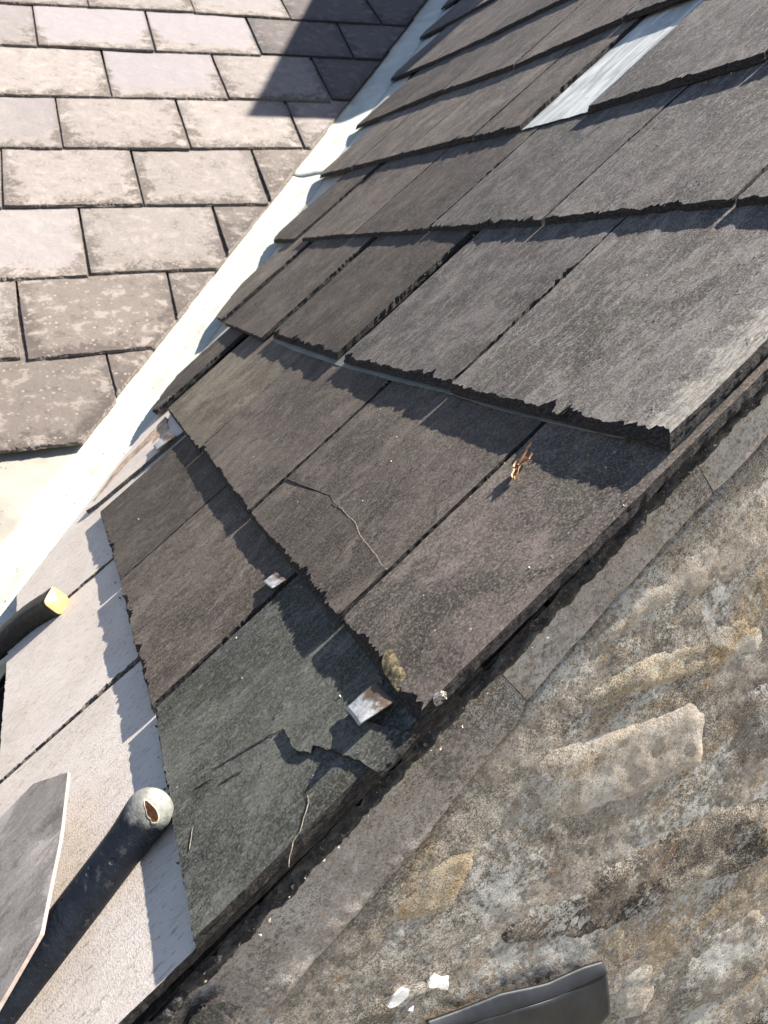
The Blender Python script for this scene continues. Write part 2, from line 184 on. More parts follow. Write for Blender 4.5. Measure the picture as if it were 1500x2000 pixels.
MS['pale'] = old_mat('slate_weathered_pale', (0.1695, 0.1482, 0.1366), (0.1107, 0.0916, 0.0806), (0.2147, 0.1908, 0.1770), (0.1605, 0.1439, 0.1422), .8, .5)
MS['pale2'] = old_mat('slate_weathered_lilac', (0.1695, 0.1482, 0.1366), (0.0927, 0.0785, 0.0694), (0.2147, 0.1908, 0.1770), (0.1695, 0.1526, 0.1557), .95, .5)
MS['mott'] = old_mat('slate_weathered_mottled', (0.1525, 0.1319, 0.1187), (0.0881, 0.0730, 0.0638), (0.2203, 0.1940, 0.1770), (0.1865, 0.1657, 0.1590), .35, .8)
MS['brn'] = old_mat('slate_weathered_brown', (0.1017, 0.0850, 0.0750), (0.0678, 0.0556, 0.0493), (0.1977, 0.1700, 0.1546), (0.1130, 0.0959, 0.0851), .3, .9)
MS['dark'] = old_mat('slate_weathered_shaded', (0.0701, 0.0600, 0.0560), (0.0452, 0.0392, 0.0370), (0.1469, 0.1286, 0.1210), (0.0791, 0.0676, 0.0650), .3, .6)  # darker copy for slates inside the chimney shadow, shade mixed into the colour

def lead_mat(name, c1, c2, dirt, rough=.5, gutter=False):
    t = NT(name); i = t.coords((1, 1, 1), 0, False)
    a = t.noise(i, 9, 4, .6); b = t.noise(i, 45, 5, .65); c = t.noise(i, 160, 4, .6)
    col = t.mix(t.step(a, .35, .65), c1, c2)
    col = t.mix(t.math('MULTIPLY', t.step(b, .58, .72), .55), col, dirt)
    col = t.mix(t.math('MULTIPLY', t.step(c, .62, .72), .35), col, tuple(x * .6 for x in dirt))
    e = t.attr('edge')
    col = t.mix(t.math('MULTIPLY', t.step(t.math('ADD', t.math('MULTIPLY', e, 40), t.math('MULTIPLY', b, .9)), .75, .4), .75), col, tuple(x * .55 for x in dirt))
    if gutter:
        col = t.mix(t.step(t.attr('wing'), .0, 1.0), col, t.mix(t.step(a, .35, .65), (.175, .165, .14), (.225, .215, .185)))
        col = t.mix(t.math('MULTIPLY', t.step(c, .6, .68), t.step(t.noise(i, 14, 3), .52, .6)), col, (.10, .09, .07))
    return t.done(col, rough, t.bump(b, .0012, .5, t.bump(a, .006, .35)), .3)
M_LEAD = lead_mat('lead_pale', (.31, .312, .28), (.40, .40, .355), (.21, .20, .165), .6, True)
M_LEADG = lead_mat('lead_grey', (.16, .18, .20), (.26, .285, .31), (.12, .10, .08), .4)
M_LEADD = lead_mat('lead_dark', (.010, .0135, .021), (.018, .0235, .033), (.009, .010, .013), .55)
M_LINER = lead_mat('liner_grey', (.095, .10, .094), (.14, .143, .132), (.055, .055, .05), .6)

def clip_mat():
    t = NT('rusty_metal'); i = t.coords(); a = t.noise(i, 90, 5, .65); y = t.n('SeparateXYZ'); t.l(t.tc.outputs['Object'], y.inputs[0])
    h = t.math('MULTIPLY_ADD', y.outputs[1], 28, t.math('MULTIPLY', a, 1.1))
    col = t.mix(t.step(t.noise(i, 200, 4), .35, .7), (.27, .275, .285), (.38, .385, .385))
    col = t.mix(t.step(h, .5, .75), col, (.075, .05, .034))
    col = t.mix(t.step(h, .8, 1.15), col, (.028, .018, .012))
    return t.done(col, .5, t.bump(a, .0015, .7), .45, t.math('MULTIPLY', t.step(h, .75, .45), .25))
M_CLIP = clip_mat()
def simple(name, c, rough=.7, spec=.3, bs=40, bd=.002, var=.35, metal=0):
    t = NT(name); i = t.coords(); a = t.noise(i, bs, 5, .65); b = t.noise(i, bs * 7, 3)
    col = t.mix(t.step(a, .35, .68), tuple(x * (1 - var) for x in c), tuple(min(1, x * (1 + var)) for x in c))
    return t.done(col, rough, t.bump(b, bd * .15, .6, t.bump(a, bd, .6)), spec, metal)
M_WOOD = simple('timber', (.34, .25, .185), .8, .2, 60)
M_DECK = simple('dark_underlay', (.012, .012, .013), .9, .1)
M_BRICK = simple('chimney_brick', (.22, .11, .08), .85, .2, 30)
M_GROUND = simple('ground_dirt', (.20, .18, .14), .95, .1, .6, .05)
M_PAINT = simple('white_paint', (.78, .77, .75), .6, .3, 120, .001, .06)
M_MOSS = simple('dry_moss', (.145, .115, .068), .95, .1, 300, .002, .55)
M_CRUMB = simple('pale_grit', (.42, .37, .30), .9, .1, 300, .001, .3)
M_VEIN_LIT = simple('pale_vein_lit_edge', (.14, .122, .095), .9, .1, 300, .001, .4)
M_LEAF = simple('dry_leaf', (.42, .23, .12), .7, .3, 150, .002, .5)
M_YEL = simple('yellow_plastic', (.29, .185, .065), .5, .4, 60, .0005, .12)
M_BLK = simple('black_rubber', (.012, .0115, .011), .5, .35, 120, .0015, .4)
M_HOLE = simple('hollow_core', (.035, .014, .006), .9, .1, 200, .002, .5)

M_RIM = simple('worn_rim', (.30, .27, .22), .8, .2, 200, .001, .25)
def grip_mat():
    t = NT('worn_navy_rubber'); i = t.coords((1, 1, 1), 0, False); wear = t.attr('wear')
    a = t.noise(i, 70, 5, .65); b = t.noise(i, 320, 3, .6); sc = t.noise(i, 26, 3, .5)
    navy = t.mix(t.step(a, .35, .7), (.0035, .005, .0085), (.007, .0095, .015))
    navy = t.mix(t.math('MULTIPLY', t.step(b, .64, .74), .35), navy, (.06, .05, .035))
    navy = t.mix(t.math('MULTIPLY', t.step(t.noise(t.coords((1, 1, 1), .8, False), 55, 6, .75), .57, .66), .5), navy, (.045, .05, .055))
    worn = t.mix(t.step(a, .35, .65), (.105, .106, .100), (.17, .17, .158))
    worn = t.mix(t.math('MULTIPLY', t.step(b, .56, .7), .5), worn, (.07, .062, .05))
    f = t.step(t.math('ADD', wear, t.math('MULTIPLY', t.math('SUBTRACT', a, .5), .55)), .38, .66)
    dents = t.math('MULTIPLY', t.step(t.voro(i, 75), .22, .14), t.step(sc, .5, .56))
    nb = t.bump(dents, -.0012, .8, t.bump(b, .0006, .7, t.bump(a, .0018, .6)))
    return t.done(t.mix(f, navy, worn), t.math('MULTIPLY_ADD', f, .15, .5), nb, .22)
M_GRIP = grip_mat()

def wall_mat(name, c1, c2, ochre, oc, dk, li, gr=1.0):
    t = NT(name); i = t.coords((1, 1, 1), 0, False); o = t.coords(); bed = t.coords((.35, 1, 1), math.radians(22), False)
    big = t.noise(i, 9, 4, .6, .5); mid = t.noise(i, 42, 6, .7, .3); fin = t.noise(i, 210, 5, .7); grit = t.noise(i, 720, 3, .65); vf = t.noise(i, 1500, 2, .6)
    col = t.mix(t.step(mid, .42, .58), c1, c2)
    bn = t.noise(bed, 16, 6, .66, .6)
    col = t.mix(t.math('MULTIPLY', t.step(bn, .52, .62), oc), col, ochre)
    col = t.mix(t.math('MULTIPLY', t.step(t.noise(o, 26, 5, .65), .58, .66), oc * .7), col, (.22, .105, .035))
    dkm = t.math('ADD', t.math('MULTIPLY', t.noise(o, 9, 5, .65, .4), .6), t.math('MULTIPLY', fin, .4))
    col = t.mix(t.math('MULTIPLY', t.step(dkm, .495, .55), dk), col, (.030, .025, .021))
    lm = t.math('ADD', t.math('MULTIPLY', t.noise(o, 15, 5, .68), .55), t.math('MULTIPLY', t.noise(i, 170, 5, .75), .45))
    col = t.mix(t.math('MULTIPLY', t.step(lm, .52, .555), li), col, (.43, .43, .415))
    zone = t.step(t.noise(o, 12, 4, .6), .40, .58)
    g1 = t.math('MULTIPLY_ADD', zone, .55 * gr, .3 * gr)
    col = t.mix(t.math('MULTIPLY', t.step(grit, .535, .60), g1), col, (.40, .37, .32))
    col = t.mix(t.math('MULTIPLY', t.step(grit, .465, .40), g1), col, (.035, .030, .026))
    blob = t.noise(i, 330, 3, .6)
    col = t.mix(t.math('MULTIPLY', t.step(blob, .60, .65), .55 * gr), col, (.46, .45, .42))
    col = t.mix(t.math('MULTIPLY', t.step(blob, .41, .36), .6 * gr), col, (.028, .024, .020))
    nb = t.bump(mid, .0012, .5); nb = t.bump(fin, .0011, .8, nb); nb = t.bump(grit, .0008 * gr, .9, nb); nb = t.bump(vf, .0003 * gr, .8, nb)
    return t.done(col, .92, nb, .15)
MW = {
 'mortar': wall_mat('wall_mortar', (0.2000, 0.1714, 0.1434), (0.2900, 0.2570, 0.2226), (0.3100, 0.2091, 0.1017), .5, .45, .75, .8),
 'band': wall_mat('band_mortar', (0.2550, 0.2203, 0.1980), (0.3300, 0.2897, 0.2632), (0.3000, 0.2346, 0.1605), .3, .5, .5, .75),
 'tan': wall_mat('stone_tan', (0.3000, 0.2570, 0.2119), (0.3850, 0.3366, 0.2868), (0.3500, 0.2448, 0.1391), .3, .35, .6, .6),
 'yellow': wall_mat('stone_yellow', (0.2700, 0.2142, 0.1445), (0.3600, 0.2978, 0.2161), (0.3800, 0.2295, 0.0813), .65, .35, .55, .75),
 'dark': wall_mat('stone_dark', (0.0980, 0.0796, 0.0653), (0.2150, 0.1754, 0.1370), (0.3300, 0.2091, 0.0984), .5, 1.0, .6, .9),
 'grey': wall_mat('stone_grey', (0.2150, 0.1877, 0.1584), (0.3150, 0.2815, 0.2440), (0.3300, 0.2295, 0.1305), .4, .55, .85, .85),
}
def bead_mat():
    t = NT('verge_mortar'); i = t.coords((1, 1, 1), 0, False); a = t.noise(i, 70, 5, .7); b = t.noise(i, 330, 4, .65)
    col = t.mix(t.step(a, .4, .62), (.028, .026, .026), (.075, .068, .062))
    col = t.mix(t.math('MULTIPLY', t.step(b, .60, .70), .8), col, (.30, .27, .24))
    return t.done(col, .9, t.bump(b, .002, .9, t.bump(a, .006, .8)), .15)
M_BEAD = bead_mat()

# ------------------------------------------------------------------ object helpers
def obj(name, verts, faces, mats, parent=None, smooth=False, mi=None, attrs=None, loc=None, rot=None, label=None):
    me = bpy.data.meshes.new(name); me.from_pydata(verts, [], faces); 
    for m in (mats if isinstance(mats, (list, tuple)) else [mats]): me.materials.append(m)
    if mi is not None: me.polygons.foreach_set('material_index', mi)
    if smooth is True: me.polygons.foreach_set('use_smooth', [True] * len(me.polygons))
    elif smooth: me.polygons.foreach_set('use_smooth', smooth)
    for k, v in (attrs or {}).items():
        a = me.attributes.new(k, 'FLOAT', 'POINT'); a.data.foreach_set('value', v)
    me.update()
    o = bpy.data.objects.new(name, me); COL.objects.link(o); o.parent = parent
    if loc is not None: o.location = loc
    if rot is not None: o.rotation_euler = rot
    if label: o['label'] = label
    return o
def thing(name, label, cat, mat=None, group=None, kind=None):
    o = bpy.data.objects.new(name, None); COL.objects.link(o); o.empty_display_size = .05
    if mat is not None: o.matrix_world = mat
    o['label'] = label; o['category'] = cat
    if group: o['group'] = group
    if kind: o['kind'] = kind
    return o
def tag(o, label, cat, group=None):
    o['label'] = label; o['category'] = cat
    if group: o['group'] = group
def frame(o, ex, ey, ez):
    return Matrix(((ex[0], ey[0], ez[0], o[0]), (ex[1], ey[1], ez[1], o[1]), (ex[2], ey[2], ez[2], o[2] + ZB), (0, 0, 0, 1)))
ROOF = frame((0, 0, 0), (0, -1, 0), (CP, 0, SP), (-SP, 0, CP))
WALLU = .02
WALL = frame((0, WALLU, 0), (CP, 0, SP), (-SP, 0, CP), (0, -1, 0))
L = D['left']; LEFT = frame(L['o'], L['ex'], L['ey'], L['ez'])

def nz(x, y, z=0): return noise.noise(Vector((x, y, z)))
def fr(x, y, z=0, o=4): return noise.fractal(Vector((x, y, z)), 1.0, 2.0, o)

def clip_half(poly, a, b):      # keep what lies to the right of a -> b
    out = []; n = len(poly)
    def sd(p): return (b[0] - a[0]) * (p[1] - a[1]) - (b[1] - a[1]) * (p[0] - a[0])
    for k in range(n):
        p, q = poly[k], poly[(k + 1) % n]; sp, sq = sd(p), sd(q)
        if sp <= 0: out.append(p)
        if (sp < 0 < sq) or (sq < 0 < sp):
            t = sp / (sp - sq); out.append((p[0] + (q[0] - p[0]) * t, p[1] + (q[1] - p[1]) * t))
    return out
def inside(p, poly):
    c = False; x, y = p; j = len(poly) - 1
    for i in range(len(poly)):
        xi, yi = poly[i]; xj, yj = poly[j]
        if (yi > y) != (yj > y) and x < (xj - xi) * (y - yi) / (yj - yi) + xi: c = not c
        j = i
    return c
def segd(p, a, b):
    dx, dy = b[0] - a[0], b[1] - a[1]; l2 = dx * dx + dy * dy or 1e-12
    t = max(0, min(1, ((p[0] - a[0]) * dx + (p[1] - a[1]) * dy) / l2))
    return math.hypot(p[0] - a[0] - t * dx, p[1] - a[1] - t * dy)
def edist(p, poly): return min(segd(p, poly[i], poly[(i + 1) % len(poly)]) for i in range(len(poly)))

def plate(poly, t, zf, bev, sp, grid, vis=None, seed=0, rag=1.0, jit=.0005):
    """a slab: ragged chamfered rim, gridded top following zf, flat underside. bev: width of the chamfer per edge"""
    n = len(poly); T, B = [], []
    rg = [b[1] if isinstance(b, tuple) else rag for b in bev]; bev = [b[0] if isinstance(b, tuple) else b for b in bev]
    dirs, nor, ln = [], [], []
    for i in range(n):
        a, b = poly[i], poly[(i + 1) % n]; dx, dy = b[0] - a[0], b[1] - a[1]; l = math.hypot(dx, dy) or 1e-9
        dirs.append((dx / l, dy / l)); nor.append((-dy / l, dx / l)); ln.append(l)
    for i in range(n):
        a, b = poly[i], poly[(i + 1) % n]; d, m = dirs[i], nor[i]; w = bev[i]; wp, wn = bev[i - 1], bev[(i + 1) % n]
        s_ = sp if (vis is None or min(a[1], b[1]) < vis) else sp * 5
        k = max(1, int(ln[i] / s_))
        for j in range(k):
            f = j / k; bx = a[0] + d[0] * ln[i] * f; by = a[1] + d[1] * ln[i] * f
            q = nz(bx * 55 + seed, by * 55, seed) ; r = nz(bx * 210, by * 210, seed + 9); v3 = nz(bx * 17, by * 17, seed + 4)
            R_ = rg[i]
            sc1 = noise.voronoi(Vector((bx * 62 + seed, by * 62, seed * .37)))[0][0]; sc2 = noise.voronoi(Vector((bx * 190, by * 190 + seed, seed)))[0][0]
            am = max(0, .25 + 1.9 * v3) * (.5 + 1.0 * (seed * 7.77 % 1))
            ww = w * max(.12, .6 + R_ * (am * (1.5 * (.75 - sc1) + 1.1 * (.5 - sc2)) + .35 * q + .3 * (.5 - sc2) + 1.2 * max(0, nz(bx * 24, by * 24, seed + 20) - .3)))
            if R_ >= 1.5: ww += .010 * max(0, nz(bx * 15 + 3, by * 15, seed + 31) - .22) * (.4 + 1.2 * (.6 - sc2))
            if j == 0:
                tx = a[0] + m[0] * w * .8 + nor[i - 1][0] * wp * .8; ty = a[1] + m[1] * w * .8 + nor[i - 1][1] * wp * .8
            else:
                s0, s1 = min(wp, ln[i] * .3), min(wn, ln[i] * .3); s = s0 + (ln[i] - s0 - s1) * f
                tx = a[0] + d[0] * s + m[0] * ww; ty = a[1] + d[1] * s + m[1] * ww
            T.append((tx, ty))
            jj = jit * (nz(bx * 120, by * 120, seed + 3) * 2) if w > 0 else 0
            B.append((bx + m[0] * jj, by + m[1] * jj))
    pts = [Vector(p) for p in T]
    xs = [p[0] for p in poly]; ys = [p[1] for p in poly]
    ymax = max(ys) if vis is None else min(max(ys), vis)
    y = min(ys); row = 0; mb = max(bev)
    while y < ymax:
        x = min(xs) + (grid * .5 if row % 2 else 0)
        while x < max(xs):
            p = (x + random.uniform(-.25, .25) * grid, y + random.uniform(-.25, .25) * grid)
            if inside(p, poly) and all(segd(p, poly[i], poly[(i + 1) % n]) > bev[i] * 2.6 + grid * .4 for i in range(n)): pts.append(Vector(p))
            x += grid
        y += grid * .87; row += 1
    vo, _, fo, ov, _, _ = delaunay_2d_cdt(pts, [], [list(range(len(T)))], 1, 1e-7)
    verts = [(p.x, p.y, zf(p.x, p.y)) for p in vo]; nt_ = len(verts)
    mp = {}
    for k, l in enumerate(ov):
        for q in l: mp.setdefault(q, k)
    faces = [tuple(f) for f in fo]; smooth = [True] * len(faces); mi = [0] * len(faces)
    nT = len(T); t0 = nt_
    for k in range(nT): verts.append(verts[mp[k]] if k in mp else (T[k][0], T[k][1], 0))
    lev = []
    for li, (fz, fg) in enumerate(((.24, .30), (.50, .52), (.76, .80))):
        lev.append(len(verts))
        for k in range(nT):
            tx, ty = T[k]; bx, by = B[k]
            g = max(.02, min(1.05, fg + .42 * nz(bx * 42 + li * 7.7, by * 42, seed + li * 3.1) + .12 * nz(bx * 170, by * 170, seed + li)))
            zt = verts[mp[k]][2] if k in mp else 0
            verts.append((tx * (1 - g) + bx * g, ty * (1 - g) + by * g, zt - t * (fz + .10 * nz(bx * 30, by * 30, seed + 7 + li))))
    b0 = len(verts)
    for k in range(nT): verts.append((B[k][0], B[k][1], zf(*B[k]) - t))
    chain = [t0] + lev + [b0]
    for k in range(nT):
        k2 = (k + 1) % nT
        for c_ in range(4):
            if c_ == 0 and not (k in mp and k2 in mp): continue
            lo_, hi_ = chain[c_ + 1], chain[c_]
            faces.append((lo_ + k, lo_ + k2, hi_ + k2, hi_ + k)); mi.append(1); smooth.append(False)
    faces.append(tuple(range(b0 + nT - 1, b0 - 1, -1))); mi.append(1); smooth.append(False)
    ed = [edist((v[0], v[1]), poly) for v in verts[:nt_]] + [0.0] * (len(verts) - nt_)
    return verts, faces, mi, smooth, ed

def slate(name, poly, mats, parent, z=0, slope=.04, t=.008, tailw=.006, sidew=.0022, sp=.004, grid=.012, vis=None, kinds=None, roll=0, und=1.0, label=None, rag=1.0, piv=None, verge=False):
    cx = sum(p[0] for p in poly[:2]) / 2; cy = sum(p[1] for p in poly[:2]) / 2
    if piv: cx, cy = piv
    q = [(p[0] - cx, p[1] - cy) for p in poly]; n = len(q); bev = []
    for i in range(n):
        a, b = q[i], q[(i + 1) % n]; dx, dy = b[0] - a[0], b[1] - a[1]
        if kinds: bev.append(kinds[i]); continue
        if dx > abs(dy) * .5: bev.append(tailw)
        elif dy > abs(dx) * .3: bev.append(((.0045 if cy > .2 and cy < .3 else .0026), (.55)) if verge else (sidew * .95, 1.9))
        elif dx < -abs(dy) * 1.5: bev.append(.0002)
        else: bev.append((sidew * .6, 1.1))
    sd = random.uniform(0, 500)
    zf = lambda x, y: und * (.0011 * nz(x * 7 + sd, y * 5, sd) + .0005 * nz(x * 26, y * 15 + sd, sd) + .00022 * nz(x * 90, y * 50, sd))
    v, f, mi, sm, ed = plate(q, t, zf, bev, sp, grid, None if vis is None else vis - cy, sd, rag)
    return obj(name, v, f, mats, parent, sm, mi, {'edge': ed}, (cx, cy, z), (-math.atan(slope), roll, 0), label)

def poly_prism(poly, z0, z1):
    n = len(poly); v = [(x, y, z1) for x, y in poly] + [(x, y, z0) for x, y in poly]
    f = [tuple(range(n)), tuple(range(2 * n - 1, n - 1, -1))] + [(n + i, n + (i + 1) % n, (i + 1) % n, i) for i in range(n)]
    return v, f
def area2(p): return sum(p[i][0] * p[(i + 1) % len(p)][1] - p[(i + 1) % len(p)][0] * p[i][1] for i in range(len(p)))
def ccw(p): return p if area2(p) > 0 else p[::-1]

# ------------------------------------------------------------------ setting: ground
obj('ground', [(-400, -400, 0), (400, -400, 0), (400, 400, 0), (-400, 400, 0)], [(0, 1, 2, 3)], M_GROUND)['kind'] = 'structure'

# ------------------------------------------------------------------ main roof
roof = thing('slate_roof', 'dark weathered slate roof slope running down to the stone gable, lower courses stripped to pale slate', 'roof', ROOF)
VA, VB = [tuple(p) for p in D['val']]
vdx, vdy = VB[0] - VA[0], VB[1] - VA[1]; vl = math.hypot(vdx, vdy); vdx /= vl; vdy /= vl
def vline(shift=0):       # valley edge, shifted towards the roof
    nx, ny = vdy, -vdx
    a = (VA[0] - vdx * 2 + nx * shift, VA[1] - vdy * 2 + ny * shift); b = (VA[0] + vdx * 8 + nx * shift, VA[1] + vdy * 8 + ny * shift)
    return a, b
STEP, TH = .0080, .0066
dk = clip_half([(-6, -.6), (-.03, -.6), (-.03, 3.6), (-6, 3.6)], *vline(-.02))
v, f = poly_prism(ccw(dk), -.05, -.034); obj('underlay', v, f, M_DECK, roof)
tails = [.004, .228, .49, .757, 1.04, 1.32, 1.69, 2.0]
for ci, mat, A, B, vt in D['main']:
    near = A[0] > -1.3 or ci < 3
    STEP, TH = (.0080, .0066) if ci < 3 else (.0094, .0080)
    g = vt - (A[1] + B[1]) / 2
    top = vt + ((.26 if ci == 1 else .045) if B[0] > -.012 else g + .03)
    if ci == 0: top = vt + .05
    wob = random.uniform(-.003, .003)
    piv = ((A[0] + B[0]) / 2, (A[1] + B[1]) / 2)
    poly = [tuple(A), tuple(B), (B[0] + (wob if B[0] < -.02 else 0), top), (A[0] + wob, top)]
    sh = 0 if mat != 'brown' or A[0] > -1 else random.uniform(-.004, .004)
    poly = clip_half(poly, *vline(sh))
    if len(poly) < 3: continue
    sp, gr = (.003, .0085) if near else (.0055, .016)
    if mat == 'gap':
        slate('slate', poly, [MS['gap'], M_EDGE], roof, -.0062, STEP / g, .0012, .002, .002, sp, gr, vt + .03, label='pale bleached slate exposed where the slate above is missing')
        continue
    if mat == 'crackd':
        cr = [tuple(p) for p in D['crack']]
        cr[0] = (A[0], cr[0][1]); cr[-1] = (B[0], cr[-1][1])
        up = cr + [poly[2], poly[3]]
        k = [.0003] * (len(cr) - 1) + [.0022, .0002, .0022]
        slate('slate', up, [MS[mat], M_EDGE], roof, .0003 - (cr[0][1] + cr[1][1]) / 2 * STEP / g, STEP / g, TH, kinds=k, sp=sp, grid=gr, vis=vt + .03, rag=.8, und=.25)
        lo = [tuple(A), tuple(B)] + cr[::-1]
        k = [.0075, .0022] + [.0005] * (len(cr) - 1) + [.0016]
        slate('slate', lo, [MS[mat], M_EDGE], roof, .0004, STEP / g, TH - .001, kinds=k, sp=sp, grid=gr, vis=vt + .03, roll=-.0085, label='lower piece of the slate broken by a jagged crack')
        crk = cr[5:]
        continue
    lift = random.uniform(0, .0012) if mat != 'green' else 0
    if ci == 2 : lift = .0022
    tw = {0: .0055, 1: .0085, 2: .010}.get(ci, .0075) * (.8 if mat in ('olive',) else 1)
    if mat == 'brown' and ci == 2 and A[0] < -1: tw = .003
    slate('slate', poly, [MS[mat], M_EDGE], roof, lift, STEP / g, TH + .0008 * random.random(), tw, random.uniform(.0014, .0030) if near else .0015, sp, gr, vt + .03, roll=random.uniform(-.002, .002), piv=piv, verge=B[0] > -.012, und=.25 if mat == 'green' else 1.0)
STEP, TH = .0080, .0066
# pale course at the bottom, uncovered
for (xa, xb, y0) in ((-1.3, -.705, -.372), (-.700, -.392, -.383), (-.387, -.005, -.379)):
    poly = clip_half([(xa, y0), (xb, y0 + .002), (xb + (.022 if xb < -.6 else .014 if xb < -.1 else 0), .03), (xa + (.02 if xa > -1 else 0), .03)], *vline(.010))
    slate('slate', poly, [MS['new'], M_EDGE_PALE if xb < -.1 else M_EDGE], roof, 0, STEP / .19, TH, .003, .0036 if xb < -.1 else .001, .0025, .009, -.15, und=.5, piv=(xb - .1, y0), label='smooth pale grey slate of the uncovered bottom course')
pz = ccw([tuple(p) for p in D['palez']])
k0 = max(range(len(pz)), key=lambda k: -pz[k][1]); pz = pz[k0:] + pz[:k0]
slate('slate', pz, [MS['new'], M_EDGE_PALE], roof, -.001, STEP / .19, TH, .002, .003, .003, .009, .10, und=.5, kinds=[.002, .003] + [.001] * (len(pz) - 2), piv=(-.93, -.19), label='pale grey slate cut slantwise beside the valley')
# courses above the frame
y = 2.0; row = 0
while y < 3.35:
    x = -.0 - .15 * (row % 2)
    first = True
    while x > -4.6:
        wdt = random.uniform(.27, .33)
        poly = clip_half([(x - wdt + .004, y), (x, y), (x, y + .6), (x - wdt + .004, y + .6)], *vline(0))
        if len(poly) > 2: slate('slate', poly, [MS['brown'], M_EDGE], roof, 0, STEP / .28, TH, .006, .002, .03, .2, y + .3)
        x -= wdt
    y += .28; row += 1
# undercloak slates at the verge
yy = -.42
while yy < 2.2:
    l = random.uniform(.26, .34)
    slate('undercloak_slate', [(-.13, yy), (-.010 + random.uniform(-.002, .002), yy), (-.010, yy + l - .004), (-.13, yy + l - .004)], [M_EDGE, M_EDGE], roof, -.0242, 0, .005, .002, .002, .004, .03, kinds=[.001, (.0008, .3), .001, .001])
    yy += l
# cracks, veins and a split layer on the big greenish slate (it is the third slate of the lowest dark course)
def ribbon(pts, wd, z, amp=.001, name='crack', mat=None, taper=True, parent=None, hgt=.0006, slope=.05, y0=0):
    V, F = [], []; P_ = []
    for i in range(len(pts) - 1):
        a, b = pts[i], pts[i + 1]; k = max(2, int(math.dist(a, b) / .0025))
        for j in range(k): P_.append((a[0] + (b[0] - a[0]) * j / k, a[1] + (b[1] - a[1]) * j / k))
    P_.append(tuple(pts[-1])); n = len(P_)
    for i, p in enumerate(P_):
        q = P_[min(n - 1, i + 1)]; o = P_[max(0, i - 1)]; d = Vector((q[0] - o[0], q[1] - o[1])).normalized(); m = (-d.y, d.x)
        tt = i / (n - 1); ww = wd * (.35 + .65 * math.sin(math.pi * min(1, max(.0, tt)))) * (.8 + .8 * abs(nz(i * .7, 3.3, wd * 900))) if taper else wd
        jx = amp * nz(i * .45, 1.7, 5); zz = z - slope * (p[1] - y0)
        for s, hh in ((-1, 0), (0, hgt), (1, 0)):
            V.append((p[0] + m[0] * (ww * s + jx), p[1] + m[1] * (ww * s + jx), zz + hh * (.5 + abs(nz(i * .9, 8.8, 2)))))
    for i in range(n - 1):
        for s in (0, 1): F.append((3 * i + s, 3 * i + s + 1, 3 * i + 4 + s, 3 * i + 3 + s))
    return obj(name, V, F, mat, parent)
SG = STEP / .19
fl = ccw([tuple(p) for p in D['flake']])
def zs(y): return .0003 - SG * (y + .19)
vv = plate(fl, .0028, lambda x, y: zs(y) + .0019 + .0006 * nz(x * 20, y * 20, 3), [.0012] * len(fl), .0025, .008, None, 31)
obj('slate_layer', vv[0], vv[1], [MS['green'], M_EDGE], roof, vv[3], vv[2], {'edge': vv[4]})
for q in D['lines']: ribbon(q, .0010, .0006, name='crack', mat=M_EDGE, parent=roof, slope=SG, y0=-.19, hgt=.0004)
ribbon(crk, .0008, .0006, name='lit_chipped_edge', mat=M_VEIN_LIT, parent=roof, slope=STEP / .224, y0=.004, hgt=.0004)  # pale ribbon paints sunlight on the broken edge along the crack
for q in D['veins']: ribbon(q, .00028, .0003, name='vein', mat=M_VEIN_LIT, parent=roof, slope=SG, y0=-.19)

# ------------------------------------------------------------------ left roof
lroof = thing('slate_roof', 'sunlit pale mottled slate roof slope on the far side of the valley', 'roof', LEFT)
Lo = Matrix(LEFT)
v, f = poly_prism([(-2.6, -1.0), (.35, -1.0), (3.3, 3.6), (-2.6, 3.6)], -.06, -.036)
vdl = Lo.to_3x3().inverted() @ Vector(D['valley']['d']); vdl2 = Vector((vdl.x, vdl.y)).normalized()
def lline(s):             # valley edge in the left roof's own plane (keep the left side)
    nx, ny = -vdl2.y, vdl2.x
    a = (vdl2.x * 6 + nx * s, vdl2.y * 6 + ny * s); b = (-vdl2.x * 3 + nx * s, -vdl2.y * 3 + ny * s)
    return a, b
dk = clip_half([(-2.6, -.12), (4, -.12), (4, 3.6), (-2.6, 3.6)], *lline(.05))
v, f = poly_prism(ccw(dk), -.06, -.036); obj('underlay', v, f, M_DECK, lroof)
LSL = D['leftslates']; ltop = max(p[1] for r in LSL for p in r[1:])
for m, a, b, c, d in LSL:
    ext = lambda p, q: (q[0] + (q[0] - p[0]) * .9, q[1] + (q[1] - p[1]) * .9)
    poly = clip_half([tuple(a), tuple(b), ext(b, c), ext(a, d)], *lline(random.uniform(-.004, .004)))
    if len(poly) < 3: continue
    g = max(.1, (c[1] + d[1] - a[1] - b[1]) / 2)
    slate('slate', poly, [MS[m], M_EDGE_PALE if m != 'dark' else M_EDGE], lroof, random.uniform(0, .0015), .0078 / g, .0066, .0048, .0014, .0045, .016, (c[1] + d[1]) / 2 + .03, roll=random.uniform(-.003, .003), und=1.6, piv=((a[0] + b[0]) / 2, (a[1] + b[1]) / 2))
y = max(a[2] for a in [(0, 0, max(r[3][1], r[4][1])) for r in LSL]) 
row = 0
while y < 3.3:
    x = 3.6 - .15 * (row % 2)
    while x > -1.6:
        poly = clip_half([(x - .3, y), (x - .005, y), (x - .005, y + .55), (x - .3, y + .55)], *lline(0))
        if len(poly) > 2: slate('slate', poly, [MS['mott'], M_EDGE_PALE], lroof, 0, .0095 / .26, .008, .004, .002, .04, .2, y + .3)
        x -= .3
    y += .26; row += 1

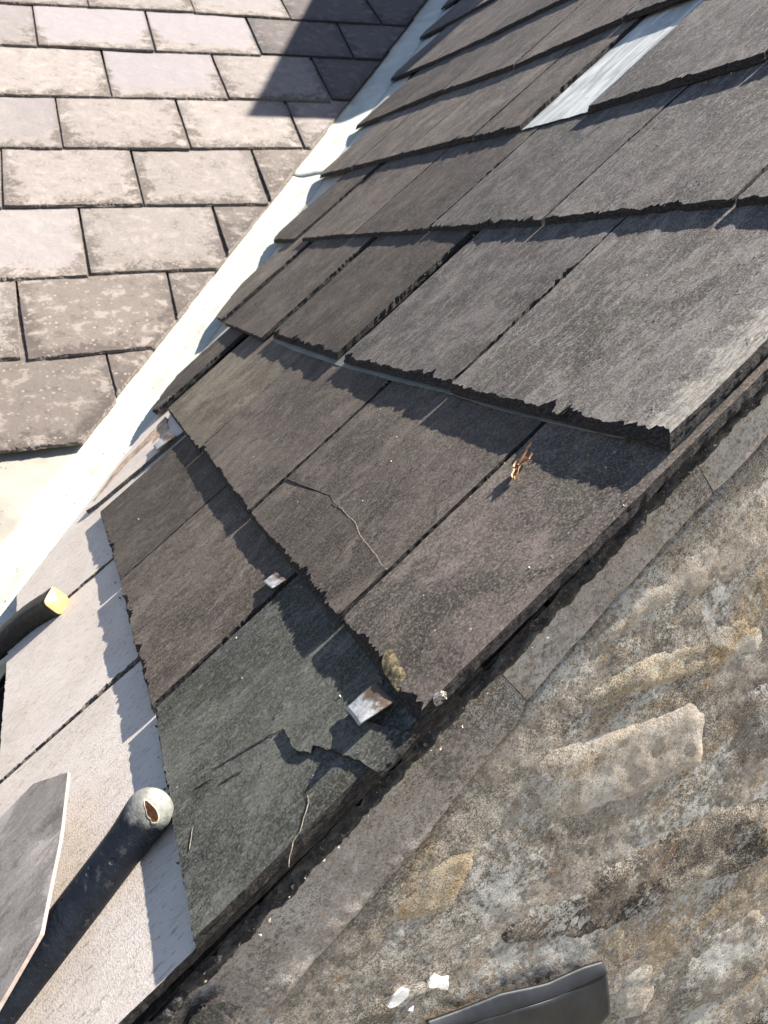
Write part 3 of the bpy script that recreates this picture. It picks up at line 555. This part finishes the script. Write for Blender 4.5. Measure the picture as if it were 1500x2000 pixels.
# ------------------------------------------------------------------ valley gutter
VD = D['valley']; vo, vd_, vq = Vector(VD['o']), Vector(VD['d']), Vector(VD['q'])
gm = NV.dot(vq) / NV.z; nL = Vector(L['ez']); gl = -nL.dot(vq) / nL.z
prof = [(-.12, gm * .12 - .024), (-.05, gm * .05 - .024), (-.012, gm * .012 - .0235), (.004, -.021), (.03, -.022), (.06, -.026), (.085, -.0265), (.103, -.0225), (.13, gl * .03 - .023), (.22, gl * .12 - .023), (.4, gl * .3 - .023)]
def catmull(pts, k=5):
    o = []
    for i in range(len(pts) - 1):
        p0, p1, p2, p3 = pts[max(0, i - 1)], pts[i], pts[i + 1], pts[min(len(pts) - 1, i + 2)]
        for j in range(k):
            t = j / k
            o.append(tuple(.5 * (2 * p1[c] + (p2[c] - p0[c]) * t + (2 * p0[c] - 5 * p1[c] + 4 * p2[c] - p3[c]) * t * t + (3 * p1[c] - p0[c] - 3 * p2[c] + p3[c]) * t ** 3) for c in (0, 1)))
    o.append(pts[-1]); return o
PR = catmull(prof)
valley = thing('valley_gutter', 'bright pale lead valley gutter between the two slate slopes', 'gutter', Matrix.Translation((vo.x, vo.y, vo.z + ZB)))
def sstep(a, b, x):
    t = max(0, min(1, (x - a) / (b - a))); return t * t * (3 - 2 * t)
def lead_sheet(s0, s1, dz, ds):
    V, F, E, WG = [], [], [], []; n = max(2, int((s1 - s0) / ds)); m = len(PR)
    for side in (0, 1):
        for i in range(n + 1):
            s = s0 + (s1 - s0) * i / n
            for q, z in PR:
                zz = z + dz + .0012 * nz(s * 9, q * 25, 2) + .0006 * nz(s * 40, q * 60, 7) - .0025 * side
                p = vd_ * s + vq * q; V.append((p.x, p.y, p.z + zz)); E.append(min(abs(q + .012 + .004 * nz(s * 20, 1)), abs(q - .112 - .006 * nz(s * 15, 3)) * 1.6 + .006)); WG.append(sstep(.108, .122, q + .006 * nz(s * 12, 5)))
    o = (n + 1) * m
    for i in range(n):
        for j in range(m - 1):
            a = i * m + j
            F.append((a, a + 1, a + m + 1, a + m)); F.append((o + a + m, o + a + m + 1, o + a + 1, o + a))
    for j in range(m - 1): F.append((o + j, o + j + 1, j + 1, j)); a = n * m + j; F.append((a, a + 1, o + a + 1, o + a))
    return obj('lead_sheet', V, F, M_LEAD, valley, True, None, {'edge': E, 'wing': WG})
ssm = 1.33
lead_sheet(-1.0, ssm + .12, 0, .012); lead_sheet(ssm, 5.2, .0038, .03)
# timber tilting fillet beside the valley, uncovered
ft = ccw([tuple(p) for p in D['fillet']])
vv = plate(ft, .014, lambda x, y: -.0068 + .0008 * nz(x * 40, y * 40, 2), [.0015] * len(ft), .004, .01, None, 5)
tilt = obj('timber_strip', vv[0], vv[1], [M_WOOD, M_WOOD], None, vv[3], vv[2]); tilt.matrix_world = ROOF
tag(tilt, 'bare tan timber strip beside the valley lead, below the cut slates', 'timber strip')

# ------------------------------------------------------------------ gable wall
wall = thing('gable_wall', 'rough sandstone gable wall with lichen and mortar under the roof verge', 'wall', WALL)
BL = sorted([tuple(p) for p in D['bandline']])
def hline(v):
    if v <= BL[0][0]: return BL[0][1]
    for i in range(len(BL) - 1):
        if v <= BL[i + 1][0]:
            t = (v - BL[i][0]) / (BL[i + 1][0] - BL[i][0]); return BL[i][1] + (BL[i + 1][1] - BL[i][1]) * t
    return BL[-1][1]
def sstep(a, b, x):
    t = max(0, min(1, (x - a) / (b - a))); return t * t * (3 - 2 * t)
def wz(v, h):
    z = -.001 + .0007 * nz(v * 14, h * 14, 3) + .0005 * fr(v * 55, h * 55, 1, 3) + .0003 * nz(v * 230, h * 230, 8)
    d = hline(v) - h
    open_ = sstep(.03, .07, v)
    z -= open_ * .022 * sstep(.009, .003, d)
    z -= (1 - open_) * .004 * sstep(.006, .001, d)
    return z
def grid_mesh(v0, v1, h0, h1, dv, fz):
    nx, ny = int((v1 - v0) / dv), int((h1 - h0) / dv)
    V = [(v0 + (v1 - v0) * i / nx, h0 + (h1 - h0) * j / ny, fz(v0 + (v1 - v0) * i / nx, h0 + (h1 - h0) * j / ny)) for j in range(ny + 1) for i in range(nx + 1)]
    F = [(j * (nx + 1) + i, j * (nx + 1) + i + 1, (j + 1) * (nx + 1) + i + 1, (j + 1) * (nx + 1) + i) for j in range(ny) for i in range(nx)]
    return V, F
V, F = grid_mesh(-.42, .62, -.80, -.03, .0032, wz); obj('mortar_bed', V, F, MW['mortar'], wall, True)
for (a, b, c, d) in ((.62, 2.6, -1.6, -.03), (-1.2, -.42, -1.6, -.03), (-.42, .62, -1.6, -.80)):
    V, F = grid_mesh(a, b, c, d, .03, lambda x, y: .004 * nz(x * 22, y * 22, 3)); obj('mortar_bed', V, F, MW['mortar'], wall, True)
SM = {'A': 'tan', 'B': 'yellow', 'C': 'dark', 'D': 'grey', 'E': 'yellow', 'F': 'tan', 'G': 'grey', 'I': 'grey', 'K': 'tan', 'M': 'dark', 'N': 'yellow'}
PROUD = {'A': .0018, 'C': .0012, 'N': 0, 'G': .0016, 'K': .0002, 'B': .0004, 'E': .0006}
for k, poly in D['stones'].items():
    poly = ccw([tuple(p) for p in poly]); sd = random.uniform(0, 90); pr = PROUD.get(k, .001)
    # wear the outline into an uneven shape
    for _ in range(2):
        q = []
        for i in range(len(poly)):
            a, b = poly[i], poly[(i + 1) % len(poly)]
            q += [(a[0] * .75 + b[0] * .25, a[1] * .75 + b[1] * .25), (a[0] * .25 + b[0] * .75, a[1] * .25 + b[1] * .75)]
        poly = q if _ == 0 or len(q) < 70 else poly
    poly = [(x + .006 * nz(x * 26 + sd, y * 26) + .001 * nz(x * 110, y * 110, sd), y + .006 * nz(x * 26, y * 26 + sd, 5) + .001 * nz(x * 110, y * 110, sd + 7)) for x, y in poly]
    ca_, sa2 = math.cos(sd), math.sin(sd); gx_ = sum(q_[0] for q_ in poly) / len(poly); gy_ = sum(q_[1] for q_ in poly) / len(poly)
    def sz(x, y, P_=poly, pr=pr, sd=sd):
        e = edist((x, y), P_)
        lay = .0022 * math.floor(2.2 * (nz(x * 15 + sd, y * 22, sd) + .35 * nz(x * 60, y * 60, sd))) * .5      # riven layers
        tilt_ = .0016 * ((x - gx_) * ca_ + (y - gy_) * sa2) / .05
        bur = -.0012 if pr > .002 else -.0030
        return bur + (pr * .5 - bur + .4 * lay) * sstep(0, (.006 if pr > .002 else .024) + .010 * nz(x * 34, y * 34, sd), e) + tilt_ * .4 + .0005 * nz(x * 26 + sd, y * 26, sd) + .0004 * fr(x * 70, y * 70, sd, 3)
    vv = plate(poly, .022, sz, [.0008] * len(poly), .0035, .0042, None, sd, .9, .0018)
    obj('stone', vv[0], vv[1], [MW[SM[k]], MW[SM[k]]], wall, True)
# band of pointing under the verge, in lengths with a joint between
def band(v0, v1):
    V, F = [], []; nv = int((v1 - v0) / .003); nh = 16
    for i in range(nv + 1):
        v = v0 + (v1 - v0) * i / nv; hb = hline(v) + .0020 * nz(v * 26, 7, 2) + .0012 * nz(v * 60, 2, 2) + .0006 * nz(v * 260, 4, 2); ht = -.031
        e = min(1, min(i, nv - i) / 2)
        for j in range(nh + 1):
            t = j / nh; h = ht + (hb - ht) * t
            z = .0052 + .0013 * nz(v * 24, h * 24, 6) + .0006 * fr(v * 120, h * 120, 6, 3)
            z -= .0012 * sstep(.93, 1, t) + .002 * (1 - e)
            V.append((v, h, z))
        V.append((v, hb + .002, -.012))
    m = nh + 2
    for i in range(nv):
        for j in range(nh + 1): F.append((i * m + j, i * m + j + 1, (i + 1) * m + j + 1, (i + 1) * m + j))
    return obj('mortar_band', V, F, MW['band'], wall, True)
band(-.6, .0597); band(.0603, .2625); band(.2631, 2.4)
# dark gritty bedding mortar between undercloak and band
V, F = [], []; n = int(2.6 / .0035); m = 14
for i in range(n + 1):
    v = -.55 + 2.6 * i / n
    for j in range(m + 1):
        t = j / m; h = -.0255 - .016 * t
        r = .006 * math.sin(math.pi * t) + .0045 * nz(v * 55, h * 90, 4) + .0035 * nz(v * 170, h * 210, 9) + .003 * max(0, nz(v * 300, h * 300, 5))
        V.append((v, h, .0095 + r - .006 * t))
for i in range(n):
    for j in range(m): a = i * (m + 1) + j; F.append((a, a + 1, a + m + 2, a + m + 1))
obj('bedding_mortar', V, F, M_BEAD, wall, True)
for i, q in enumerate(D['flakes']):
    q = ccw([tuple(p) for p in q])
    vv = plate(q, .0015, lambda x, y: .0032 + .0008 * nz(x * 70, y * 70, 1), [.0006] * len(q), .003, .006, None, 3 + i)
    obj('paint_flake', vv[0], vv[1], [M_PAINT, M_PAINT], wall, True)

# slate fragment stuck at the foot of the verge
q = ccw([tuple(p) for p in D['frag']])
vv = plate(q, .005, lambda x, y: .017 + .001 * nz(x * 40, y * 40, 5), [.001] * len(q), .003, .008, None, 12)
fg = obj('slate_fragment', vv[0], vv[1], [MS['green'], M_EDGE], None, vv[3], vv[2], {'edge': vv[4]}); fg.matrix_world = WALL
tag(fg, 'broken dark slate fragment stuck to the wall at the foot of the verge', 'slate fragment')

# lead flashing standing off the wall
q = [tuple(p) for p in D['lead']]; fo = [tuple(p) for p in D['leadfold']]
flash = thing('lead_flashing', 'dark blue-grey lead flashing with a folded top edge on the stone wall', 'flashing', WALL)
def strip_sheet(A, B, za, zb, k=10, amp=.0012, thick=.002):
    def rs(pts, n):
        d = [0]
        for i in range(len(pts) - 1): d.append(d[-1] + math.dist(pts[i], pts[i + 1]))
        o = []
        for i in range(n + 1):
            s = d[-1] * i / n; j = max(x for x in range(len(d)) if d[x] <= s + 1e-9); j = min(j, len(pts) - 2)
            t = (s - d[j]) / (d[j + 1] - d[j]); o.append(tuple(pts[j][c] + (pts[j + 1][c] - pts[j][c]) * t for c in (0, 1)))
        return o
    n = 60; A, B = rs(A, n), rs(B, n); V, F = [], []
    for sd_ in (0, 1):
        for i in range(n + 1):
            for j in range(k + 1):
                t = j / k; x = A[i][0] + (B[i][0] - A[i][0]) * t; y = A[i][1] + (B[i][1] - A[i][1]) * t
                V.append((x, y, za + (zb - za) * math.sin(t * math.pi / 2) + amp * nz(x * 25, y * 25, 3) - thick * sd_))
    o = (n + 1) * (k + 1)
    for i in range(n):
        for j in range(k):
            a = i * (k + 1) + j; F.append((a, a + k + 1, a + k + 2, a + 1)); F.append((o + a, o + a + 1, o + a + k + 2, o + a + k + 1))
    rim = [i * (k + 1) for i in range(n + 1)] + [n * (k + 1) + j for j in range(1, k + 1)] + [i * (k + 1) + k for i in range(n - 1, -1, -1)] + [j for j in range(k - 1, 0, -1)]
    for i in range(len(rim)): a, b = rim[i], rim[(i + 1) % len(rim)]; F.append((a, o + a, o + b, b))
    return V, F
V, F = strip_sheet(q[0:6], fo, .010, .016); obj('folded_edge', V, F, M_LEADD, flash, True)
V, F = strip_sheet(fo, [q[9], q[8], q[7], q[6]], .0162, .019, amp=.003); obj('apron', V, F, M_LEADD, flash, True)

# ------------------------------------------------------------------ lead strip under the third course
ln = [tuple(p) for p in D['liner']]
lp = ccw(ln + [(ln[-1][0], ln[-1][1] + .05), (ln[0][0], ln[0][1] + .05)])
lp = [(x, y + .0035) for x, y in lp]
vv = plate(lp, .0009, lambda x, y: -.0066 - .033 * (y - .228) + .0004 * nz(x * 25, y * 25, 1), [.0004] * len(lp), .006, .014, None, 2, .5)
ls = obj('lead_strip', vv[0], vv[1], [M_LINER, M_LINER], None, True, vv[2], {'edge': [.05] * len(vv[0])}); ls.matrix_world = ROOF
tag(ls, 'thin grey lead strip showing beneath the thick ragged slate tails', 'lead strip')

# ------------------------------------------------------------------ metal clips holding slates
def clip(corners, curl, label, skew=.3):
    a, b, c, d = [Vector(p) for p in corners]       # upper far, upper near, lower near, lower far
    V, F = [], []; n = 10; ctr = (a + b + c + d) / 4
    for s in (0, 1):
        for j in range(n + 1):
            for i in range(n + 1):
                u, t = i / n, j / n
                p = (a * (1 - u) + b * u) * (1 - t) + (d * (1 - u) + c * u) * t
                z = curl * (.12 + .88 * (.25 + .75 * u * u) * t ** .7) + .0006 * nz(u * 4, t * 4, curl * 900) - .0013 * s
                V.append((p.x - ctr.x, p.y - ctr.y, p.z - ctr.z + z))
    o = (n + 1) ** 2
    for j in range(n):
        for i in range(n):
            k = j * (n + 1) + i; F.append((k, k + n + 1, k + n + 2, k + 1)); F.append((o + k, o + k + 1, o + k + n + 2, o + k + n + 1))
    rim = list(range(n + 1)) + [j * (n + 1) + n for j in range(1, n + 1)] + [n * (n + 1) + i for i in range(n - 1, -1, -1)] + [j * (n + 1) for j in range(n - 1, 0, -1)]
    for i in range(len(rim)): p, q_ = rim[i], rim[(i + 1) % len(rim)]; F.append((p, q_, o + q_, o + p))
    ob = obj('metal_clip', V, F, M_CLIP, None, True); ob.matrix_world = ROOF @ Matrix.Translation(ctr)
    tag(ob, label, 'clip', 'metal clips under the slate tails'); return ob
clip(D['clips'][0], .0095, 'largest rusty curled metal clip, under the slate tail nearest the verge')
clip(D['clips'][1], .005, 'small rust-caked metal clip between two dark slates')
clip(D['clips'][2], .004, 'clean grey metal clip beside the valley, on the pale slate', .1)

# ------------------------------------------------------------------ hammer with a worn rubber grip
HP = [Vector(p) for p in D['hammer']]
ham = thing('hammer', 'dark navy rubber hammer grip with a worn split pale butt, lying on pale slate', 'hammer', ROOF @ Matrix.Translation(HP[2]))
def spline(pts, n):
    o = []; k = len(pts) - 1
    for i in range(n + 1):
        f = i / n * k; j = min(k - 1, int(f)); t = f - j
        p0, p1, p2, p3 = pts[max(0, j - 1)], pts[j], pts[j + 1], pts[min(k, j + 2)]
        o.append(.5 * (2 * p1 + (p2 - p0) * t + (2 * p0 - 5 * p1 + 4 * p2 - p3) * t * t + (3 * p1 - p0 - 3 * p2 + p3) * t ** 3))
    return o
ax = spline(HP, 160); acc = [0]
for i in range(160): acc.append(acc[-1] + (ax[i + 1] - ax[i]).length)
V, F, WR, MI = [], [], [], []
NR, NA = 161, 72
tip = ax[0] - (ax[1] - ax[0]).normalized() * .0
rings = []
for i in range(NR):
    # ring positions crowd towards the butt
    s = acc[-1] * (i / (NR - 1)) ** 2.2
    j = max(k for k in range(len(acc)) if acc[k] <= s + 1e-9); j = min(j, 159); t = (s - acc[j]) / (acc[j + 1] - acc[j])
    c = ax[j].lerp(ax[j + 1], t); T_ = (ax[min(160, j + 2)] - ax[max(0, j - 1)]).normalized()
    base = .0156 + .0026 * math.exp(-((s - .013) / .022) ** 2) - .0006 * sstep(.1, .25, s)
    r = base * (1 - (1 - min(1, s / .019)) ** 2.3) ** .5 if s < .019 else base
    rings.append((c, T_, max(r, .0002), s))
zax = Vector((0, 0, 1))
for i, (c, T_, r, s) in enumerate(rings):
    X = T_.cross(zax).normalized(); Y = X.cross(T_).normalized()
    for k in range(NA):
        a = 2 * math.pi * k / NA; rr = r * (1 + .012 * nz(math.cos(a) * 2, math.sin(a) * 2, s * 40))
        p = c + X * (rr * math.cos(a)) + Y * (rr * math.sin(a)) - HP[2]
        V.append(p); WR.append(max(0, min(1, 1.12 - s / .032 + .22 * math.sin(a) * (1 if s < .05 else 0))))
def add_ring_faces():
    for i in range(NR - 1):
        for k in range(NA):
            a, b = i * NA + k, i * NA + (k + 1) % NA; F.append((a, b, b + NA, a + NA))
    F.append(tuple(range(NA - 1, -1, -1)))
add_ring_faces()
hobj = obj('grip', V, F, M_GRIP, ham, True, None, {'wear': WR})
# a tear in the butt showing the brown hollow core
from mathutils.bvhtree import BVHTree
bv = BVHTree.FromPolygons([Vector(p) for p in V], [tuple(f) for f in F])
Ri = ROOF.to_3x3().inverted(); cr_, cd_, cf_ = Ri @ right, Ri @ down, Ri @ fwd
ctr = ax[0].lerp(ax[1], .0) - HP[2]; c0 = ax[[k for k in range(161) if acc[k] >= .0185][0]] - HP[2]
dirv = (cr_ * .36 - cd_ * .42 - cf_ * .80).normalized()
lx = (cr_ * .42 + cd_ * .86); lx = (lx - dirv * lx.dot(dirv)).normalized(); sx = dirv.cross(lx)
V2, F2, m2 = [], [], []; n = 30
for rr, off in ((1.3, -.0003), (1.12, .0005), (1.0, .0005), (.88, .00025), (.5, .0002), (.02, .0002)):
    for k in range(n):
        a = 2 * math.pi * k / n; ca, sa_ = math.cos(a), math.sin(a)
        u = .0085 * rr * ca; v_ = .0030 * rr * sa_ * (1 + .35 * ca) * (1 + .3 * nz(k * .5, 2, 1))
        o_ = c0 + dirv * .05 + lx * u + sx * v_; hit = bv.ray_cast(o_, -dirv)[0]
        V2.append(tuple((hit if hit else o_ - dirv * .033) + dirv * off))
for q_ in range(5):
    for k in range(n): a, b = q_ * n + k, q_ * n + (k + 1) % n; F2.append((a, b, b + n, a + n)); m2.append(0 if q_ < 2 else 1)
F2.append(tuple(range(5 * n, 6 * n))); m2.append(1)
obj('torn_hole', V2, F2, [M_RIM, M_HOLE], ham, False, m2)
# ------------------------------------------------------------------ loose slate lying over the hammer
lo = ccw([tuple(p) for p in D['loose']])
cx, cy = sum(p[0] for p in lo) / len(lo), sum(p[1] for p in lo) / len(lo)
lq = [(p[0] - cx, p[1] - cy) for p in lo]
vv = plate(lq, .0028, lambda x, y: .0004 * nz(x * 12, y * 12, 2), [.0005] * len(lq), .004, .010, None, 44, .15, .0)
M_LOOSE = slate_mat('slate_loose', (.148, .131, .119), (.192, .171, .156), fleck=(.30, .26, .24), fl=.3, mo=.15, bs=.18, streak=(.25, .215, .195), sh=.6, moss=(.12, .10, .09), gr=.25)
M_CUT = simple('fresh_cut_edge', (.20, .16, .145), .8, .2, 200, .0008, .12)
lz = obj('loose_slate', vv[0], vv[1], [M_LOOSE, M_CUT], None, vv[3], vv[2], {'edge': vv[4]}); lz.matrix_world = ROOF @ Matrix.Translation((cx, cy, .030))
tag(lz, 'loose purplish slate with cut corners laid over the hammer grip', 'slate')
# ------------------------------------------------------------------ knife / tool with black and yellow grip
KP = [Vector(p) for p in D['knife']]; kw = (Vector(D['knifew'][0]) - Vector(D['knifew'][1])).length / 2
kn = thing('hand_tool', 'black rubber tool handle with a yellow end cap on pale slate by the valley', 'tool', ROOF @ Matrix.Translation(KP[0]))
kw = .0182; ax2 = spline(KP, 80); V, FB, FY = [], [], []; NA2 = 40; tot = 0
for i in range(81):
    c = ax2[i]; tot += (ax2[i] - ax2[i - 1]).length if i else 0
    T_ = (ax2[min(80, i + 1)] - ax2[max(0, i - 1)]).normalized(); X = T_.cross(zax).normalized(); Y = X.cross(T_).normalized()
    endr = (1 - (1 - min(1, tot / .006)) ** 2.5) ** .4 if tot < .006 else 1
    flare = 1 + .10 * math.exp(-(tot / .012) ** 2)
    for k in range(NA2):
        a = 2 * math.pi * k / NA2; ca, sa_ = math.cos(a), math.sin(a); e = .45
        gx = math.copysign(abs(ca) ** e, ca); gy = math.copysign(abs(sa_) ** e, sa_)
        gr = 1 + .025 * math.sin(tot * 420) * sstep(.02, .03, tot)
        p = c + X * (gx * kw * .93 * flare * max(endr, .02) * gr) + Y * (gy * .0155 * flare * max(endr, .02)) - KP[0]
        V.append(tuple(p))
tt = 0
for i in range(80):
    tt += (ax2[i + 1] - ax2[i]).length
    for k in range(NA2):
        a, b = i * NA2 + k, i * NA2 + (k + 1) % NA2; ca = math.cos(2 * math.pi * (k + .5) / NA2)
        lim = .0030 + .013 * max(0, ca - .35) / .65
        (FY if tt < lim else FB).append((a, b, b + NA2, a + NA2))
FY.append(tuple(range(NA2 - 1, -1, -1)))
obj('grip', V, FB, M_BLK, kn, True); obj('end_cap', V, FY, M_YEL, kn, True)

# ------------------------------------------------------------------ dry leaf and twig, moss, chips
tw = [Vector(p) for p in D['twig']]
lf = thing('dry_leaf', 'curled orange-brown dry leaf with a twig on a dark slate', 'leaf', ROOF @ Matrix.Translation(tw[2]))
sp_ = spline(tw, 24); V, F = [], []
for i, c in enumerate(sp_):
    t = i / 24; T_ = (sp_[min(24, i + 1)] - sp_[max(0, i - 1)]).normalized(); X = T_.cross(zax).normalized()
    wd = .0004 + .0030 * max(0, math.sin(math.pi * (t - .22) / .75)) ** .8 if t > .22 else .0007
    wd *= 1 + .5 * nz(t * 9, 3, 3)
    for j in range(7):
        u = (j - 3) / 3
        p = c + X * (wd * u) + Vector((0, 0, .0035 * abs(u) ** 1.6 * (1 if wd > .001 else 0) + .0008 + .001 * nz(t * 7, u * 2, 1))) - tw[2]; V.append(tuple(p))
for i in range(24):
    for j in range(6): a = i * 7 + j; F.append((a, a + 1, a + 8, a + 7))
obj('leaf_blade', V, F, M_LEAF, lf, True)
V, F = [], []
a0, a1 = sp_[0] - tw[2] + Vector((.001, .004, .009)), sp_[14] - tw[2] + Vector((0, 0, .003))
for i in range(9):
    c = a0.lerp(a1, i / 8) + Vector((.0012 * nz(i * .8, 1, 1), 0, .001 * nz(i * .8, 4, 1)))
    for k in range(6): an = k * math.pi / 3; V.append((c.x + .0009 * math.cos(an), c.y, c.z + .0009 * math.sin(an)))
for i in range(8):
    for k in range(6): F.append((i * 6 + k, i * 6 + (k + 1) % 6, (i + 1) * 6 + (k + 1) % 6, (i + 1) * 6 + k))
obj('twig', V, F, M_LEAF, lf, True)

mq = ccw([tuple(p) for p in D['moss']])
def mz(x, y):
    e = edist((x, y), mq); return .0001 + .0011 * sstep(0, .012, e) * (.75 + .6 * nz(x * 130, y * 130, 3)) + .0016 * max(0, nz(x * 380, y * 380, 2)) * sstep(0, .006, e)
vv = plate(mq, .0008, mz, [.0008] * len(mq), .0022, .0022, None, 8)
mo = obj('moss_patch', vv[0], vv[1], [M_MOSS, M_MOSS], None, True); mo.matrix_world = ROOF
tag(mo, 'tuft of dry yellow-brown moss on the slate tail above the curled clip', 'moss')
cq = ccw([tuple(p) for p in D['chip']])
vv = plate(cq, .005, lambda x, y: .0012 + .001 * nz(x * 90, y * 90, 3), [.0012] * len(cq), .003, .005, None, 4)
ch = obj('mortar_crumb', vv[0], vv[1], [MW['dark'], MW['dark']], None, False); ch.matrix_world = ROOF
tag(ch, 'pale crumb of mortar at the slate corner on the verge', 'mortar crumb')

# fine grit lying on the slates
V, F = [], []
for _ in range(240):
    x = -random.random() ** 1.3 * 1.6; yv = random.uniform(-.18, 1.3)
    if (x + 1.084) * vdy - (yv + .162) * vdx < .02: continue
    tb = max([-.19] + [q for q in tails[:-1] if q <= yv]); nx_ = [q for q in tails if q > tb][0]
    zz = .0006 - (yv - tb) / (nx_ - tb) * STEP; r = random.uniform(.0004, .0011); b = len(V)
    for p in ((1, 0, -.4), (-.5, .87, -.4), (-.5, -.87, -.4), (random.uniform(-.3, .3), 0, .9)): V.append((x + p[0] * r * 1.3, yv + p[1] * r, zz + p[2] * r))
    F += [(b, b + 1, b + 3), (b + 1, b + 2, b + 3), (b + 2, b, b + 3), (b, b + 2, b + 1)]
gt = obj('grit', V, F, M_CRUMB); gt.matrix_world = ROOF; gt['kind'] = 'stuff'; gt['label'] = 'fine pale grit scattered over the dark slates'
V, F = [], []
for ci, mat, A, B, vt in D['main']:
    if A[0] < -1.6 or ci > 4: continue
    for _ in range(14):
        if random.random() < .6: x, yv, zz = A[0] + random.uniform(-.004, .003), random.uniform(A[1], vt), 0
        else: x, yv, zz = random.uniform(A[0], B[0]), A[1] - random.uniform(.002, .014), 0
        if (x + 1.084) * vdy - (yv + .162) * vdx < .02: continue
        f_ = max(0, min(1.2, (yv - A[1]) / (vt - A[1]))); zz = -.0015 - f_ * .008 if yv > A[1] else -.0065
        r = random.uniform(.0006, .0020); b = len(V)
        for p in ((1, 0, -.4), (-.5, .87, -.4), (-.5, -.87, -.4), (random.uniform(-.4, .4), random.uniform(-.4, .4), .8)): V.append((x + p[0] * r * 1.4 * random.uniform(.6, 1.2), yv + p[1] * r, zz + p[2] * r))
        F += [(b, b + 1, b + 3), (b + 1, b + 2, b + 3), (b + 2, b, b + 3), (b, b + 2, b + 1)]
db = obj('debris', V, F, M_MOSS); db.matrix_world = ROOF; db['kind'] = 'stuff'; db['label'] = 'brown crumbs of moss and dirt caught in the slate joints'
# mortar crumbs along the verge
V, F = [], []
for _ in range(60):
    vq_ = random.uniform(-.25, .5); r = random.uniform(.0005, .0011); h = -.027 - random.random() * .012; b = len(V)
    for p in ((1, 0, -.4), (-.5, .87, -.4), (-.5, -.87, -.4), (random.uniform(-.5, .5), .3, .9)): V.append((vq_ + p[0] * r * 1.5, h + p[1] * r, .0155 + random.random() * .003 + p[2] * r))
    F += [(b, b + 1, b + 3), (b + 1, b + 2, b + 3), (b + 2, b, b + 3), (b, b + 2, b + 1)]
gc = obj('mortar_crumbs', V, F, M_CRUMB, wall); gc['kind'] = 'stuff'

# ------------------------------------------------------------------ chimney whose shadow falls on the left roof
chm = thing('chimney', 'brick chimney stack with a corbelled cap high on the dark slope', 'chimney', Matrix.Translation((2.6, 2.6, ZB + 1.6)))
def box(name, x0, x1, y0, y1, z0, z1, mat, parent, off=(2.6, 2.6, 1.6)):
    v = [(x - off[0], y_ - off[1], z - off[2]) for z in (z0, z1) for x, y_ in ((x0, y0), (x1, y0), (x1, y1), (x0, y1))]
    return obj(name, v, [(3, 2, 1, 0), (4, 5, 6, 7), (0, 1, 5, 4), (1, 2, 6, 5), (2, 3, 7, 6), (3, 0, 4, 7)], mat, parent)
box('shaft', 2.62, 3.1, 2.41, 3.9, 1.7, 2.36, M_BRICK, chm)
box('corbel', 2.61, 3.12, 2.29, 4.0, 2.36, 2.47, M_BRICK, chm)
box('cap', 2.6, 3.14, 2.19, 4.1, 2.47, 2.89, M_BRICK, chm)
